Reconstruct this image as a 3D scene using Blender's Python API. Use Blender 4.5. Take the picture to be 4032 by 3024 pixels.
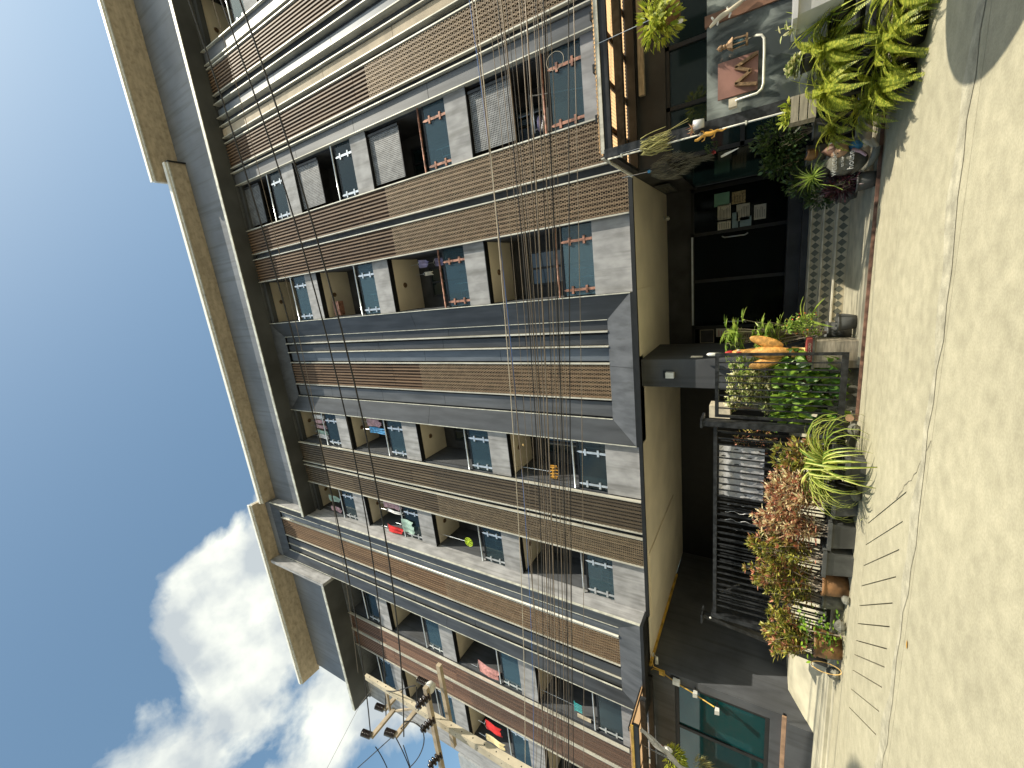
import bpy, bmesh, math, random
from mathutils import Vector, Matrix
random.seed(7)
PI = math.pi
for o in list(bpy.data.objects): bpy.data.objects.remove(o)
sc = bpy.context.scene
C = sc.collection

# ------------------------------------------------------------------ camera
CAMH = 1.12
cam = bpy.data.cameras.new('camera'); camo = bpy.data.objects.new('camera', cam); C.objects.link(camo)
ya, pi_, ro = -0.27724235, 0.55207726, 0.03432821      # yaw, pitch, roll; the photo is taken on its side
fw = Vector((math.sin(ya)*math.cos(pi_), math.cos(ya)*math.cos(pi_), math.sin(pi_)))
rt = Vector((math.cos(ya), -math.sin(ya), 0)); dn = fw.cross(rt)
r2 = rt*math.cos(ro) - dn*math.sin(ro); d2 = rt*math.sin(ro) + dn*math.cos(ro)
X, Yv, Zv = d2, r2, -fw                                   # picture right = down, picture up = right
camo.matrix_world = Matrix(((X.x, Yv.x, Zv.x, 0), (X.y, Yv.y, Zv.y, 0), (X.z, Yv.z, Zv.z, CAMH), (0, 0, 0, 1)))
cam.sensor_fit = 'HORIZONTAL'; cam.sensor_width = 36; cam.lens = 36*1620/4032
cam.clip_start = 0.05; cam.clip_end = 2000
sc.camera = camo

# ------------------------------------------------------------------ sun, sky, exposure
SUN = Vector((1.82, -1.05, 2.6)).normalized()
EL = math.asin(SUN.z); AZ = math.atan2(SUN.x, SUN.y)
sl = bpy.data.lights.new('sun', 'SUN'); sl.energy = 5.0; sl.angle = math.radians(0.5); sl.color = (1, .92, .76)
so = bpy.data.objects.new('sun', sl); C.objects.link(so); so.location = SUN*40
so.rotation_euler = SUN.to_track_quat('Z', 'Y').to_euler()
W = bpy.data.worlds.new('World'); sc.world = W; W.use_nodes = True
nt = W.node_tree; nt.nodes.clear(); N = nt.nodes.new; LK = nt.links.new
out = N('ShaderNodeOutputWorld'); bg = N('ShaderNodeBackground'); bg.inputs[1].default_value = .15
sky = N('ShaderNodeTexSky'); sky.sky_type = 'NISHITA'; sky.sun_disc = False
sky.sun_elevation = EL; sky.sun_rotation = AZ; sky.air_density = 1.0; sky.dust_density = 1.6; sky.ozone_density = 1.0
tc = N('ShaderNodeTexCoord')
sep = N('ShaderNodeSeparateXYZ'); LK(tc.outputs['Generated'], sep.inputs[0])
def M(op, a, b=None, clamp=False):
    n = N('ShaderNodeMath'); n.operation = op; n.use_clamp = clamp
    for i, v in enumerate((a, b)):
        if v is None: continue
        if isinstance(v, (int, float)): n.inputs[i].default_value = v
        else: LK(v, n.inputs[i])
    return n.outputs[0]
zz = M('MAXIMUM', sep.outputs[2], .03); zd = M('ADD', zz, .35)
cmb = N('ShaderNodeCombineXYZ'); LK(M('DIVIDE', sep.outputs[0], zd), cmb.inputs[0]); LK(M('DIVIDE', sep.outputs[1], zd), cmb.inputs[1])
no = N('ShaderNodeTexNoise'); no.inputs['Scale'].default_value = 4.6; no.inputs['Detail'].default_value = 10; no.inputs['Roughness'].default_value = .53
no.inputs['Distortion'].default_value = .25
mp = N('ShaderNodeMapping'); mp.inputs['Location'].default_value = (3.4, 1.9, .7); LK(tc.outputs['Generated'], mp.inputs[0]); LK(mp.outputs[0], no.inputs[0])
dp = N('ShaderNodeVectorMath'); dp.operation = 'DOT_PRODUCT'; nv = N('ShaderNodeVectorMath'); nv.operation = 'NORMALIZE'; LK(tc.outputs['Generated'], nv.inputs[0]); LK(nv.outputs[0], dp.inputs[0])
dp.inputs[1].default_value = Vector((-.60, .37, .71)).normalized()      # the bank of cumulus stands in the west
bank = M('MULTIPLY', M('SUBTRACT', dp.outputs['Value'], .942), 4.2); low = M('MULTIPLY', M('SUBTRACT', .45, sep.outputs[2]), .5)
cv = M('ADD', no.outputs['Fac'], M('MAXIMUM', M('MAXIMUM', bank, low), -.25))
fac = M('MULTIPLY', M('SUBTRACT', cv, .55), 10.0, True)
fac2 = M('MULTIPLY', fac, .93)
no2 = N('ShaderNodeTexNoise'); no2.inputs['Scale'].default_value = 9; no2.inputs['Detail'].default_value = 6; LK(mp.outputs[0], no2.inputs[0])
cr = N('ShaderNodeValToRGB'); cr.color_ramp.elements[0].position = .38; cr.color_ramp.elements[0].color = (3.4, 3.7, 3.8, 1)
cr.color_ramp.elements[1].position = .60; cr.color_ramp.elements[1].color = (6.3, 6.4, 5.7, 1); LK(no2.outputs['Fac'], cr.inputs[0])
hs = N('ShaderNodeHueSaturation'); hs.inputs['Saturation'].default_value = 1.06; hs.inputs['Value'].default_value = 1.0; LK(sky.outputs[0], hs.inputs['Color'])
mx = N('ShaderNodeMix'); mx.data_type = 'RGBA'; LK(fac2, mx.inputs[0]); tn = N('ShaderNodeMix'); tn.data_type = 'RGBA'; tn.blend_type = 'MULTIPLY'; tn.inputs[0].default_value = 1; tn.inputs[7].default_value = (1.22, 1.30, 1.10, 1); LK(hs.outputs[0], tn.inputs[6]); LK(tn.outputs[2], mx.inputs[6]); LK(cr.outputs[0], mx.inputs[7])
LK(mx.outputs[2], bg.inputs[0]); LK(bg.outputs[0], out.inputs[0])
sc.view_settings.view_transform = 'Standard'; sc.view_settings.look = 'None'
sc.view_settings.exposure = .32; sc.view_settings.gamma = 1; sc.view_settings.use_curve_mapping = False
try:
    sc.cycles.max_bounces = 8; sc.cycles.transparent_max_bounces = 12; sc.cycles.use_denoising = True
    sc.cycles.sample_clamp_indirect = 6; sc.cycles.caustics_reflective = False; sc.cycles.caustics_refractive = False
except Exception: pass

# ------------------------------------------------------------------ materials
MAT = {}
def mat(name, col, rough=.6, metal=0, var=.15, scale=6, bump=0, bscale=60, island=0, trans=0, spec=.5, col2=None, streak=None):
    m = bpy.data.materials.new(name); m.use_nodes = True; t = m.node_tree; n = t.nodes; l = t.links.new
    p = n['Principled BSDF']; p.inputs['Roughness'].default_value = rough; p.inputs['Metallic'].default_value = metal
    p.inputs['Specular IOR Level'].default_value = spec
    c2 = col2 or tuple(max(0, x*(1-var*2)) for x in col)
    c1 = col if col2 else tuple(min(1, x*(1+var)) for x in col)
    g = n.new('ShaderNodeTexCoord'); nz = n.new('ShaderNodeTexNoise'); nz.inputs['Scale'].default_value = scale; nz.inputs['Detail'].default_value = 5
    mpn = n.new('ShaderNodeMapping'); l(g.outputs['Object'], mpn.inputs[0]); l(mpn.outputs[0], nz.inputs[0])
    if streak: mpn.inputs['Scale'].default_value = streak
    r = n.new('ShaderNodeValToRGB'); r.color_ramp.elements[0].position = .36; r.color_ramp.elements[1].position = .64
    r.color_ramp.elements[0].color = (*c2, 1); r.color_ramp.elements[1].color = (*c1, 1)
    if island:
        ge = n.new('ShaderNodeNewGeometry'); oi = n.new('ShaderNodeObjectInfo'); mm = n.new('ShaderNodeMath'); mm.operation = 'FRACT'
        aa = n.new('ShaderNodeMath'); aa.operation = 'ADD'; l(ge.outputs['Random Per Island'], aa.inputs[0]); l(oi.outputs['Random'], aa.inputs[1])
        l(aa.outputs[0], mm.inputs[0]); mi = n.new('ShaderNodeMix'); mi.inputs[0].default_value = island
        l(nz.outputs['Fac'], mi.inputs[2]); l(mm.outputs[0], mi.inputs[3]); l(mi.outputs[0], r.inputs[0])
    else: l(nz.outputs['Fac'], r.inputs[0])
    l(r.outputs[0], p.inputs['Base Color'])
    if bump:
        b = n.new('ShaderNodeTexNoise'); b.inputs['Scale'].default_value = bscale; b.inputs['Detail'].default_value = 4; l(g.outputs['Object'], b.inputs[0])
        bn = n.new('ShaderNodeBump'); bn.inputs['Strength'].default_value = bump; bn.inputs['Distance'].default_value = .02
        l(b.outputs['Fac'], bn.inputs['Height']); l(bn.outputs[0], p.inputs['Normal'])
    if trans:
        tr = n.new('ShaderNodeBsdfTranslucent'); l(r.outputs[0], tr.inputs[0]); ms = n.new('ShaderNodeMixShader'); ms.inputs[0].default_value = trans
        l(p.outputs[0], ms.inputs[1]); l(tr.outputs[0], ms.inputs[2]); l(ms.outputs[0], n['Material Output'].inputs[0])
    MAT[name] = m; return m
mat('concrete_road', (.46, .425, .30), .9, bump=.25, bscale=130, scale=5.5, col2=(.395, .365, .255))
def grit(name):
    m = MAT[name]; n = m.node_tree.nodes; l = m.node_tree.links.new; p = n['Principled BSDF']; src = p.inputs['Base Color'].links[0].from_socket; g = n.new('ShaderNodeTexCoord')
    for sc_, lo, hi, a, b in ((.7, .86, 1.06, .3, .7), (60, .93, 1.05, .4, .6), (9, .90, 1.04, .35, .65)):
        z_ = n.new('ShaderNodeTexNoise'); z_.inputs['Scale'].default_value = sc_; z_.inputs['Detail'].default_value = 6; l(g.outputs['Object'], z_.inputs[0]); r = n.new('ShaderNodeValToRGB')
        r.color_ramp.elements[0].position = a; r.color_ramp.elements[1].position = b; r.color_ramp.elements[0].color = (lo, lo, lo, 1); r.color_ramp.elements[1].color = (hi, hi, hi, 1); l(z_.outputs['Fac'], r.inputs[0])
        x_ = n.new('ShaderNodeMix'); x_.data_type = 'RGBA'; x_.blend_type = 'MULTIPLY'; x_.inputs[0].default_value = 1; l(src, x_.inputs[6]); l(r.outputs[0], x_.inputs[7]); src = x_.outputs[2]
    l(src, p.inputs['Base Color'])
grit('concrete_road')
mat('road_joint', (.17, .155, .115), .95)
mat('driveway', (.46, .43, .32), .9, bump=.3, scale=2, var=.12)
mat('acp', (.052, .056, .063), .42, .15, .14, 1.6, spec=.5, streak=(4, 4, .7))
mat('acp_light', (.105, .11, .12), .45, .1, .12, 1.6, streak=(4, 4, .7))
mat('acp_blue', (.12, .14, .17), .4, .1, .10, 1.6, streak=(4, 4, .7))
mat('beige', (.47, .39, .285), .75, var=.09, scale=3, streak=(1, 3, 1))
mat('cement', (.33, .33, .34), .85, var=.12, scale=3.2, bump=.15, streak=(1.6, 1.6, .8))
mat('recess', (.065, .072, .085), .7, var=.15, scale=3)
mat('eave', (.15, .163, .185), .55, .05, .10, .7)
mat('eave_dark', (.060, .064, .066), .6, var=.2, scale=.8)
mat('lip', (.55, .55, .48), .5, .1)
mat('slat_brown', (.19, .12, .068), .6, island=.3, scale=3, col2=(.12, .074, .042), streak=(14, 14, .5))
mat('slat_dark', (.13, .098, .062), .6, island=.3, scale=3, col2=(.075, .056, .037), streak=(14, 14, .5))
mat('slat_red', (.19, .11, .075), .6, island=.45, scale=3, col2=(.10, .058, .042), streak=(14, 14, .5))
mat('slat_back', (.068, .038, .022), .85, var=.35, scale=2, streak=(3, 3, 1.2)); mat('slat_back_dark', (.045, .036, .027), .85, var=.35, scale=2, streak=(3, 3, 1.2))
mat('mesh_wire', (.40, .31, .20), .5, .2)
mat('mesh_dark', (.13, .11, .085), .5, .4)
mat('rail_trim', (.60, .58, .50), .45, .3, .07, 3)
mat('steel', (.62, .66, .70), .3, .6, .08)
mat('rust_steel', (.34, .17, .12), .6, .3, .3, 12)
mat('iron', (.018, .020, .022), .45, .3, .2)
mat('gate_iron', (.030, .032, .035), .42, .2, .3, 14)
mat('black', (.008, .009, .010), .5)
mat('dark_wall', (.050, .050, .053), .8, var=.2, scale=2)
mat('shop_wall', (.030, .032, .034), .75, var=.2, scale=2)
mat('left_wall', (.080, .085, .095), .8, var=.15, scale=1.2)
mat('ceiling', (.80, .72, .58), .8, var=.05, scale=1.2)
mat('ceiling_brown', (.36, .27, .18), .8, var=.1, scale=1.2)
mat('white', (.78, .77, .72), .5, var=.05)
mat('white_plastic', (.74, .74, .70), .35, var=.08)
mat('pipe_white', (.72, .70, .60), .35, var=.12)
mat('yellow_paint', (.62, .38, .06), .5, var=.2)
mat('terracotta', (.23, .115, .045), .6, var=.25, scale=5, bump=.2)
mat('pot_grey', (.085, .088, .085), .6, var=.2, scale=4)
mat('pot_tan', (.42, .26, .16), .7)
mat('soil', (.04, .028, .018), .95)
mat('stone', (.19, .185, .15), .85, bump=.4, bscale=50, var=.25)
mat('wood_pale', (.33, .29, .22), .75, var=.15, streak=(1, 1, 8))
mat('wood_brown', (.20, .10, .06), .6, var=.2)
mat('red_base', (.27, .045, .04), .6)
mat('rooster', (.70, .36, .09), .5, var=.2, scale=18, bump=.5, bscale=60)
mat('rooster_light', (.72, .48, .18), .5, var=.2, scale=18)
mat('comb', (.50, .04, .04), .5)
mat('cream', (.66, .58, .44), .5)
mat('kerb_rust', (.22, .12, .085), .6, .2, .3, 10)
mat('tile_light', (.50, .44, .31), .45, var=.1)
mat('tile_dark', (.12, .125, .10), .45, var=.1)
mat('porch_floor', (.42, .39, .29), .6, var=.12, scale=4)
mat('nosing', (.60, .56, .44), .5)
mat('paper_white', (.66, .64, .56), .8, var=.04)
mat('paper_green', (.20, .42, .33), .8, var=.04)
mat('paper_blue', (.28, .40, .46), .8, var=.04)
mat('paper_tan', (.45, .36, .20), .8, var=.2, scale=30)
mat('ink', (.05, .05, .06), .8)
mat('ink_pink', (.55, .15, .18), .8)
mat('board_brown', (.27, .135, .105), .55, var=.12, scale=5)
mat('bronze', (.28, .18, .10), .45, .5, .25, 20)
mat('black_glaze', (.022, .014, .012), .12, var=.2)
mat('pole', (.50, .44, .33), .85, var=.09, scale=3, bump=.1)
mat('arm_wood', (.40, .33, .24), .8, var=.12, scale=4)
mat('cable_black', (.022, .020, .018), .6, var=.1)
mat('cable_brown', (.20, .16, .12), .38, .2, var=.1)
mat('cable_white', (.50, .44, .35), .6, var=.1)
mat('cable_blue', (.06, .15, .42), .5, var=.1)
mat('orange', (.68, .36, .06), .5)
mat('straw', (.42, .40, .15), .8, island=.7, scale=20, col2=(.24, .22, .08))
mat('moss', (.20, .19, .13), .95, island=.7, scale=20, col2=(.10, .09, .06), trans=.1)
mat('cloth_red', (.70, .03, .03), .8); mat('cloth_pink', (.62, .30, .28), .85, var=.15, scale=14)
mat('cloth_white', (.72, .70, .70), .85); mat('cloth_rose', (.56, .36, .40), .85, var=.2, scale=9); mat('cloth_blue', (.06, .26, .52), .85, var=.3, scale=14)
mat('cloth_yellow', (.72, .60, .33), .85); mat('cloth_purple', (.30, .26, .42), .85); mat('neon', (.55, .75, .03), .5); mat('teal', (.05, .45, .48), .5); mat('cloth_mint', (.34, .48, .42), .85)
mat('brick_far', (.42, .16, .09), .85, var=.2, scale=3)
mat('beige_far', (.16, .15, .125), .85, var=.15); mat('far_window', (.30, .36, .38), .2)
mat('shade_drum', (.2, .2, .21), .5); mat('shade_caster_cloth', (.3, .08, .06), .8)
mat('pale_wall', (.34, .36, .38), .85, var=.08)
# foliage
mat('leaf_spider', (.50, .56, .11), .45, island=.8, scale=9, col2=(.26, .35, .05), trans=.35)
mat('leaf_fern', (.56, .58, .08), .5, island=.85, scale=9, col2=(.25, .32, .035), trans=.4)
mat('leaf_green', (.28, .44, .045), .35, island=.85, scale=7, col2=(.06, .15, .018), trans=.35)
mat('leaf_variegated', (.76, .72, .42), .5, island=.9, scale=9, col2=(.26, .34, .09), trans=.25)
mat('leaf_palm', (.48, .60, .13), .45, island=.85, scale=9, col2=(.17, .28, .045), trans=.35)
mat('leaf_croton', (.50, .46, .09), .5, island=.95, scale=9, col2=(.16, .19, .035), trans=.25)
mat('leaf_croton_red', (.60, .24, .15), .5, island=.95, scale=9, col2=(.36, .32, .09), trans=.25)
mat('leaf_pale', (.74, .66, .38), .5, island=.95, scale=9, col2=(.48, .20, .13), trans=.25)
mat('leaf_dark', (.07, .12, .03), .5, island=.85, scale=9, col2=(.022, .045, .012), trans=.2)
mat('leaf_purple', (.085, .022, .035), .45, island=.85, scale=9, col2=(.03, .012, .018), trans=.15)
mat('leaf_orange', (.65, .17, .05), .5, island=.5)
mat('twig', (.20, .16, .12), .85, island=.6, col2=(.40, .34, .26))
def glassy(name, col, rough=.05, alpha=.25, tint=None, spec=.8):
    m = bpy.data.materials.new(name); m.use_nodes = True; t = m.node_tree; n = t.nodes; l = t.links.new
    p = n['Principled BSDF']; p.inputs['Base Color'].default_value = (*col, 1); p.inputs['Roughness'].default_value = rough; p.inputs['Specular IOR Level'].default_value = spec
    nz = n.new('ShaderNodeTexNoise'); nz.inputs['Scale'].default_value = 1.7; b = n.new('ShaderNodeBump'); b.inputs['Strength'].default_value = .16
    g = n.new('ShaderNodeTexCoord'); l(g.outputs['Object'], nz.inputs[0]); l(nz.outputs['Fac'], b.inputs['Height']); l(b.outputs[0], p.inputs['Normal'])
    tr = n.new('ShaderNodeBsdfTransparent'); tr.inputs[0].default_value = (*(tint or (.6, .8, .85)), 1)
    ms = n.new('ShaderNodeMixShader'); ms.inputs[0].default_value = 1-alpha
    l(tr.outputs[0], ms.inputs[1]); l(p.outputs[0], ms.inputs[2]); l(ms.outputs[0], n['Material Output'].inputs[0]); MAT[name] = m
glassy('rail_glass', (.035, .065, .09), .06, .5, None, .6)
glassy('window_glass', (.010, .022, .024), .04, .0)
glassy('teal_glass', (.004, .05, .055), .03, .0)
glassy('frosted', (.13, .15, .15), .16, .06)
glassy('dark_glass', (.006, .009, .009), .10, .2, (.2, .3, .28), .12)
def reflection_smear():                                    # smeared light and dark reflections put into the sheet's colour
    m = MAT['frosted']; n = m.node_tree.nodes; l = m.node_tree.links.new; g = n.new('ShaderNodeTexCoord'); mp_ = n.new('ShaderNodeMapping'); mp_.inputs['Scale'].default_value = (2.2, 1, 1.0); mp_.inputs['Rotation'].default_value = (0, .5, 0)
    z_ = n.new('ShaderNodeTexNoise'); z_.inputs['Scale'].default_value = 2.3; z_.inputs['Detail'].default_value = 5; z_.inputs['Distortion'].default_value = .8; r = n.new('ShaderNodeValToRGB')
    r.color_ramp.elements[0].position = .42; r.color_ramp.elements[0].color = (.055, .065, .065, 1); r.color_ramp.elements[1].position = .66; r.color_ramp.elements[1].color = (.30, .33, .31, 1)
    l(g.outputs['Object'], mp_.inputs[0]); l(mp_.outputs[0], z_.inputs[0]); l(z_.outputs['Fac'], r.inputs[0]); l(r.outputs[0], n['Principled BSDF'].inputs['Base Color'])
reflection_smear()
glassy('roof_sheet', (.30, .17, .09), .4, .0)
def tone(name):
    m = MAT[name]; n = m.node_tree.nodes; l = m.node_tree.links.new; oi = n.new('ShaderNodeObjectInfo'); r = n.new('ShaderNodeValToRGB'); e = r.color_ramp.elements
    e[0].color = (.010, .018, .022, 1); e[1].color = (.09, .15, .19, 1); l(oi.outputs['Random'], r.inputs[0]); l(r.outputs[0], n['Principled BSDF'].inputs['Base Color'])
tone('rail_glass')  # varied reflections put into the panes' colour as a random tint
def streaks(name, lo, sc_=(9, 9, .45)):         # rain runs down the wall
    m = MAT[name]; n = m.node_tree.nodes; l = m.node_tree.links.new; p = n['Principled BSDF']; src = p.inputs['Base Color'].links[0].from_socket; g = n.new('ShaderNodeTexCoord'); mp_ = n.new('ShaderNodeMapping'); mp_.inputs['Scale'].default_value = sc_
    z_ = n.new('ShaderNodeTexNoise'); z_.inputs['Scale'].default_value = 1; z_.inputs['Detail'].default_value = 6; l(g.outputs['Object'], mp_.inputs[0]); l(mp_.outputs[0], z_.inputs[0]); r = n.new('ShaderNodeValToRGB')
    r.color_ramp.elements[0].position = .5; r.color_ramp.elements[1].position = .72; r.color_ramp.elements[0].color = (1, 1, 1, 1); r.color_ramp.elements[1].color = (lo, lo, lo*.96, 1); l(z_.outputs['Fac'], r.inputs[0])
    x_ = n.new('ShaderNodeMix'); x_.data_type = 'RGBA'; x_.blend_type = 'MULTIPLY'; x_.inputs[0].default_value = 1; l(src, x_.inputs[6]); l(r.outputs[0], x_.inputs[7]); l(x_.outputs[2], p.inputs['Base Color'])
for n_, v_ in (('cement', .62), ('acp', .72), ('acp_light', .7), ('eave', .7), ('left_wall', .7), ('beige', .75), ('rail_trim', .6), ('plinth' if 0 else 'wood_pale', .75)): streaks(n_, v_)
def roofsheet():
    m = MAT['roof_sheet']; n = m.node_tree.nodes; l = m.node_tree.links.new
    tr = n.new('ShaderNodeBsdfTranslucent'); tr.inputs[0].default_value = (.80, .52, .28, 1)
    ms = n.new('ShaderNodeMixShader'); ms.inputs[0].default_value = .75; l(n['Principled BSDF'].outputs[0], ms.inputs[1]); l(tr.outputs[0], ms.inputs[2]); l(ms.outputs[0], n['Material Output'].inputs[0])
roofsheet()
def perf():                                     # punched sheet: a fine pattern of holes too small to model
    m = mat('perforated', (.20, .205, .21), .5, .3); n = m.node_tree.nodes; l = m.node_tree.links.new
    v = n.new('ShaderNodeTexVoronoi'); v.inputs['Scale'].default_value = 26; v.inputs['Randomness'].default_value = 0
    g = n.new('ShaderNodeTexCoord'); l(g.outputs['Object'], v.inputs[0]); r = n.new('ShaderNodeMath'); r.operation = 'LESS_THAN'; r.inputs[1].default_value = .36
    l(v.outputs['Distance'], r.inputs[0]); tr = n.new('ShaderNodeBsdfTransparent'); ms = n.new('ShaderNodeMixShader')
    mm = n.new('ShaderNodeMath'); mm.operation = 'MULTIPLY'; mm.inputs[1].default_value = .75; l(r.outputs[0], mm.inputs[0])
    l(mm.outputs[0], ms.inputs[0]); l(n['Principled BSDF'].outputs[0], ms.inputs[1]); l(tr.outputs[0], ms.inputs[2]); l(ms.outputs[0], n['Material Output'].inputs[0])
perf()

# ------------------------------------------------------------------ builders
class MB:
    def __init__(s): s.v = []; s.f = []
    def add(s, vs, fs):
        b = len(s.v); s.v += [tuple(v) for v in vs]; s.f += [tuple(i+b for i in f) for f in fs]; return s
    def box(s, x0, x1, y0, y1, z0, z1):
        return s.add([(x0, y0, z0), (x1, y0, z0), (x1, y1, z0), (x0, y1, z0), (x0, y0, z1), (x1, y0, z1), (x1, y1, z1), (x0, y1, z1)],
                     [(0, 3, 2, 1), (4, 5, 6, 7), (0, 1, 5, 4), (1, 2, 6, 5), (2, 3, 7, 6), (3, 0, 4, 7)])
    def hexa(s, p): return s.add(p, [(0, 3, 2, 1), (4, 5, 6, 7), (0, 1, 5, 4), (1, 2, 6, 5), (2, 3, 7, 6), (3, 0, 4, 7)])
    def quad(s, a, b, c, d): return s.add([a, b, c, d], [(0, 1, 2, 3)])
    def bar(s, a, b, w, h=None, up=(0, 0, 1)):            # rectangular bar from a to b
        a, b = Vector(a), Vector(b); h = h or w; d = (b-a).normalized(); u = Vector(up)
        if abs(d.dot(u)) > .95: u = Vector((0, 1, 0))
        x = d.cross(u).normalized()*w/2; y = x.cross(d).normalized()*h/2
        return s.hexa([a-x-y, a+x-y, a+x+y, a-x+y, b-x-y, b+x-y, b+x+y, b-x+y])
    def tube(s, pts, r, n=6, cap=True):
        pts = [Vector(p) for p in pts]; rs = r if isinstance(r, (list, tuple)) else [r]*len(pts); vs = []; fs = []
        ref = Vector((0, 0, 1)) if abs((pts[-1]-pts[0]).normalized().z) < .9 else Vector((0, 1, 0))
        for i, p in enumerate(pts):
            d = (pts[min(i+1, len(pts)-1)]-pts[max(i-1, 0)]).normalized(); x = d.cross(ref)
            if x.length < 1e-4: x = d.cross(Vector((1, 0, 0)))
            x.normalize(); y = x.cross(d)
            for k in range(n): a = 2*PI*k/n; vs.append(p+(x*math.cos(a)+y*math.sin(a))*rs[i])
        for i in range(len(pts)-1):
            for k in range(n): fs.append((i*n+k, i*n+(k+1) % n, (i+1)*n+(k+1) % n, (i+1)*n+k))
        if cap: fs += [tuple(range(n)), tuple(range((len(pts)-1)*n, len(pts)*n))[::-1]]
        return s.add(vs, fs)
    def lathe(s, c, prof, n=20, axis=(0, 0, 1)):
        c = Vector(c); ax = Vector(axis).normalized(); t = Vector((1, 0, 0)) if abs(ax.x) < .9 else Vector((0, 1, 0))
        x = ax.cross(t).normalized(); y = ax.cross(x); vs = []; fs = []
        for r, z in prof:
            for k in range(n): a = 2*PI*k/n; vs.append(c+ax*z+(x*math.cos(a)+y*math.sin(a))*max(r, 1e-4))
        for i in range(len(prof)-1):
            for k in range(n): fs.append((i*n+k, i*n+(k+1) % n, (i+1)*n+(k+1) % n, (i+1)*n+k))
        return s.add(vs, fs)
    def blob(s, c, r, n=12, m=8, jit=0, rot=None):
        c = Vector(c); vs = []; fs = []
        for i in range(m+1):
            ph = PI*i/m
            for k in range(n):
                a = 2*PI*k/n; j = 1+random.uniform(-jit, jit)
                v = Vector((r[0]*math.sin(ph)*math.cos(a), r[1]*math.sin(ph)*math.sin(a), r[2]*math.cos(ph)))*j
                if rot: v = rot @ v
                vs.append(c+v)
        for i in range(m):
            for k in range(n): fs.append((i*n+k, i*n+(k+1) % n, (i+1)*n+(k+1) % n, (i+1)*n+k))
        return s.add(vs, fs)
    def leaf(s, b, d, L, w, droop=0, prof=(.35, 1, .75, .06), nrm=None):
        b = Vector(b); d = Vector(d).normalized(); n = nrm or Vector((random.uniform(-.6, .6), random.uniform(-.6, .6), 1))
        x = d.cross(n)
        if x.length < 1e-3: x = d.cross(Vector((1, 0, 0)))
        x.normalize(); k = len(prof); vs = []; fs = []; p = b.copy(); dd = d.copy()
        for i in range(k):
            ww = w*prof[i]/2; vs += [p-x*ww, p+x*ww]
            dd = (dd+Vector((0, 0, -droop/k))).normalized(); p = p+dd*L/(k-1)
        for i in range(k-1): fs.append((2*i, 2*i+1, 2*i+3, 2*i+2))
        return s.add(vs, fs)
    def text(s, *a): pass
OFF = {}
def mesh(name, mb, m, smooth=False):
    me = bpy.data.meshes.new(name); me.from_pydata(mb.v, [], mb.f); me.materials.append(MAT[m])
    if smooth:
        for p in me.polygons: p.use_smooth = True
    me.update(); return me
def part(name, mb, m, parent=None, smooth=False, kind=None, label=None):
    o = bpy.data.objects.new(name, mesh(name, mb, m, smooth)); C.objects.link(o)
    if parent is not None:
        o.parent = parent
        if parent.type == 'EMPTY': o.location = -parent.location
    if kind: o['kind'] = kind
    if label: o['label'] = label
    return o
def inst(name, me, parent, loc=(0, 0, 0), rot=(0, 0, 0), scale=(1, 1, 1)):
    o = bpy.data.objects.new(name, me); C.objects.link(o); o.parent = parent
    o.location = Vector(loc)-(parent.location if parent.type == 'EMPTY' else Vector()); o.rotation_euler = rot; o.scale = scale; return o
def thing(name, label, cat, loc=(0, 0, 0), group=None):
    o = bpy.data.objects.new(name, None); C.objects.link(o); o.location = loc; o['label'] = label; o['category'] = cat
    o.empty_display_size = .1
    if group: o['group'] = group
    return o
def tag(o, label, cat, group=None):
    o['label'] = label; o['category'] = cat
    if group: o['group'] = group
    return o
def struct(name, mb, m, parent=None, smooth=False):
    o = part(name, mb, m, parent, smooth)
    if parent is None: o['kind'] = 'structure'
    return o
def grp(name, loc=(0, 0, 0)):
    o = bpy.data.objects.new(name, None); C.objects.link(o); o.location = loc; o['kind'] = 'structure'; return o
def B(*a): return MB().box(*a)
def lettering(name, txt, size, loc, rot, m, parent, ext=.003):
    cu = bpy.data.curves.new(name, 'FONT'); cu.body = txt; cu.size = size; cu.extrude = ext; cu.align_x = 'CENTER'; cu.align_y = 'CENTER'
    cu.resolution_u = 3; cu.materials.append(MAT[m]); tmp = bpy.data.objects.new(name, cu); C.objects.link(tmp); dg = bpy.context.evaluated_depsgraph_get(); me = bpy.data.meshes.new_from_object(tmp.evaluated_get(dg)); bpy.data.objects.remove(tmp); o = bpy.data.objects.new(name, me); C.objects.link(o); o.rotation_euler = rot
    o.parent = parent; o.location = Vector(loc)-(parent.location if parent.type == 'EMPTY' else Vector()); return o

# ------------------------------------------------------------------ ground, road, driveway
road = grp('road')
g = MB(); g.box(-400, 400, -60, 400, -.40, -.05); struct('ground', g, 'driveway')
# cast slabs with open joints between them
slab_x = [-60, -24, -13, 22, 60]
for i in range(len(slab_x)-1): part('slab', B(slab_x[i]+.004, slab_x[i+1]-.004, -7, 4.206, -.06, 0), 'concrete_road', road)
gx = [-2.22, -2.52, -2.82, -3.12, -3.42, -3.70, -3.97, -4.20, -4.46, -4.78, -5.1]
def skew(xa, xb, m='concrete_road'):                # slabs between the slanting scored grooves
    h_ = .008; q = MB().hexa([(xa-h_, 4.66, -.06), (xb+h_, 4.66, -.06), (xb+h_-1.1, 5.95, -.06), (xa-h_-1.1, 5.95, -.06), (xa-h_, 4.66, -.001), (xb+h_, 4.66, -.001), (xb+h_-1.1, 5.95, -.001), (xa-h_-1.1, 5.95, -.001)])
    part('slab', q, m, road)
for i in range(len(gx)-1): skew(gx[i], gx[i+1])
part('slab', MB().hexa([(-2.209, 4.66, -.06), (60, 4.66, -.06), (60, 5.95, -.06), (-3.309, 5.95, -.06), (-2.209, 4.66, -.001), (60, 4.66, -.001), (60, 5.95, -.001), (-3.309, 5.95, -.001)]), 'concrete_road', road)
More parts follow.
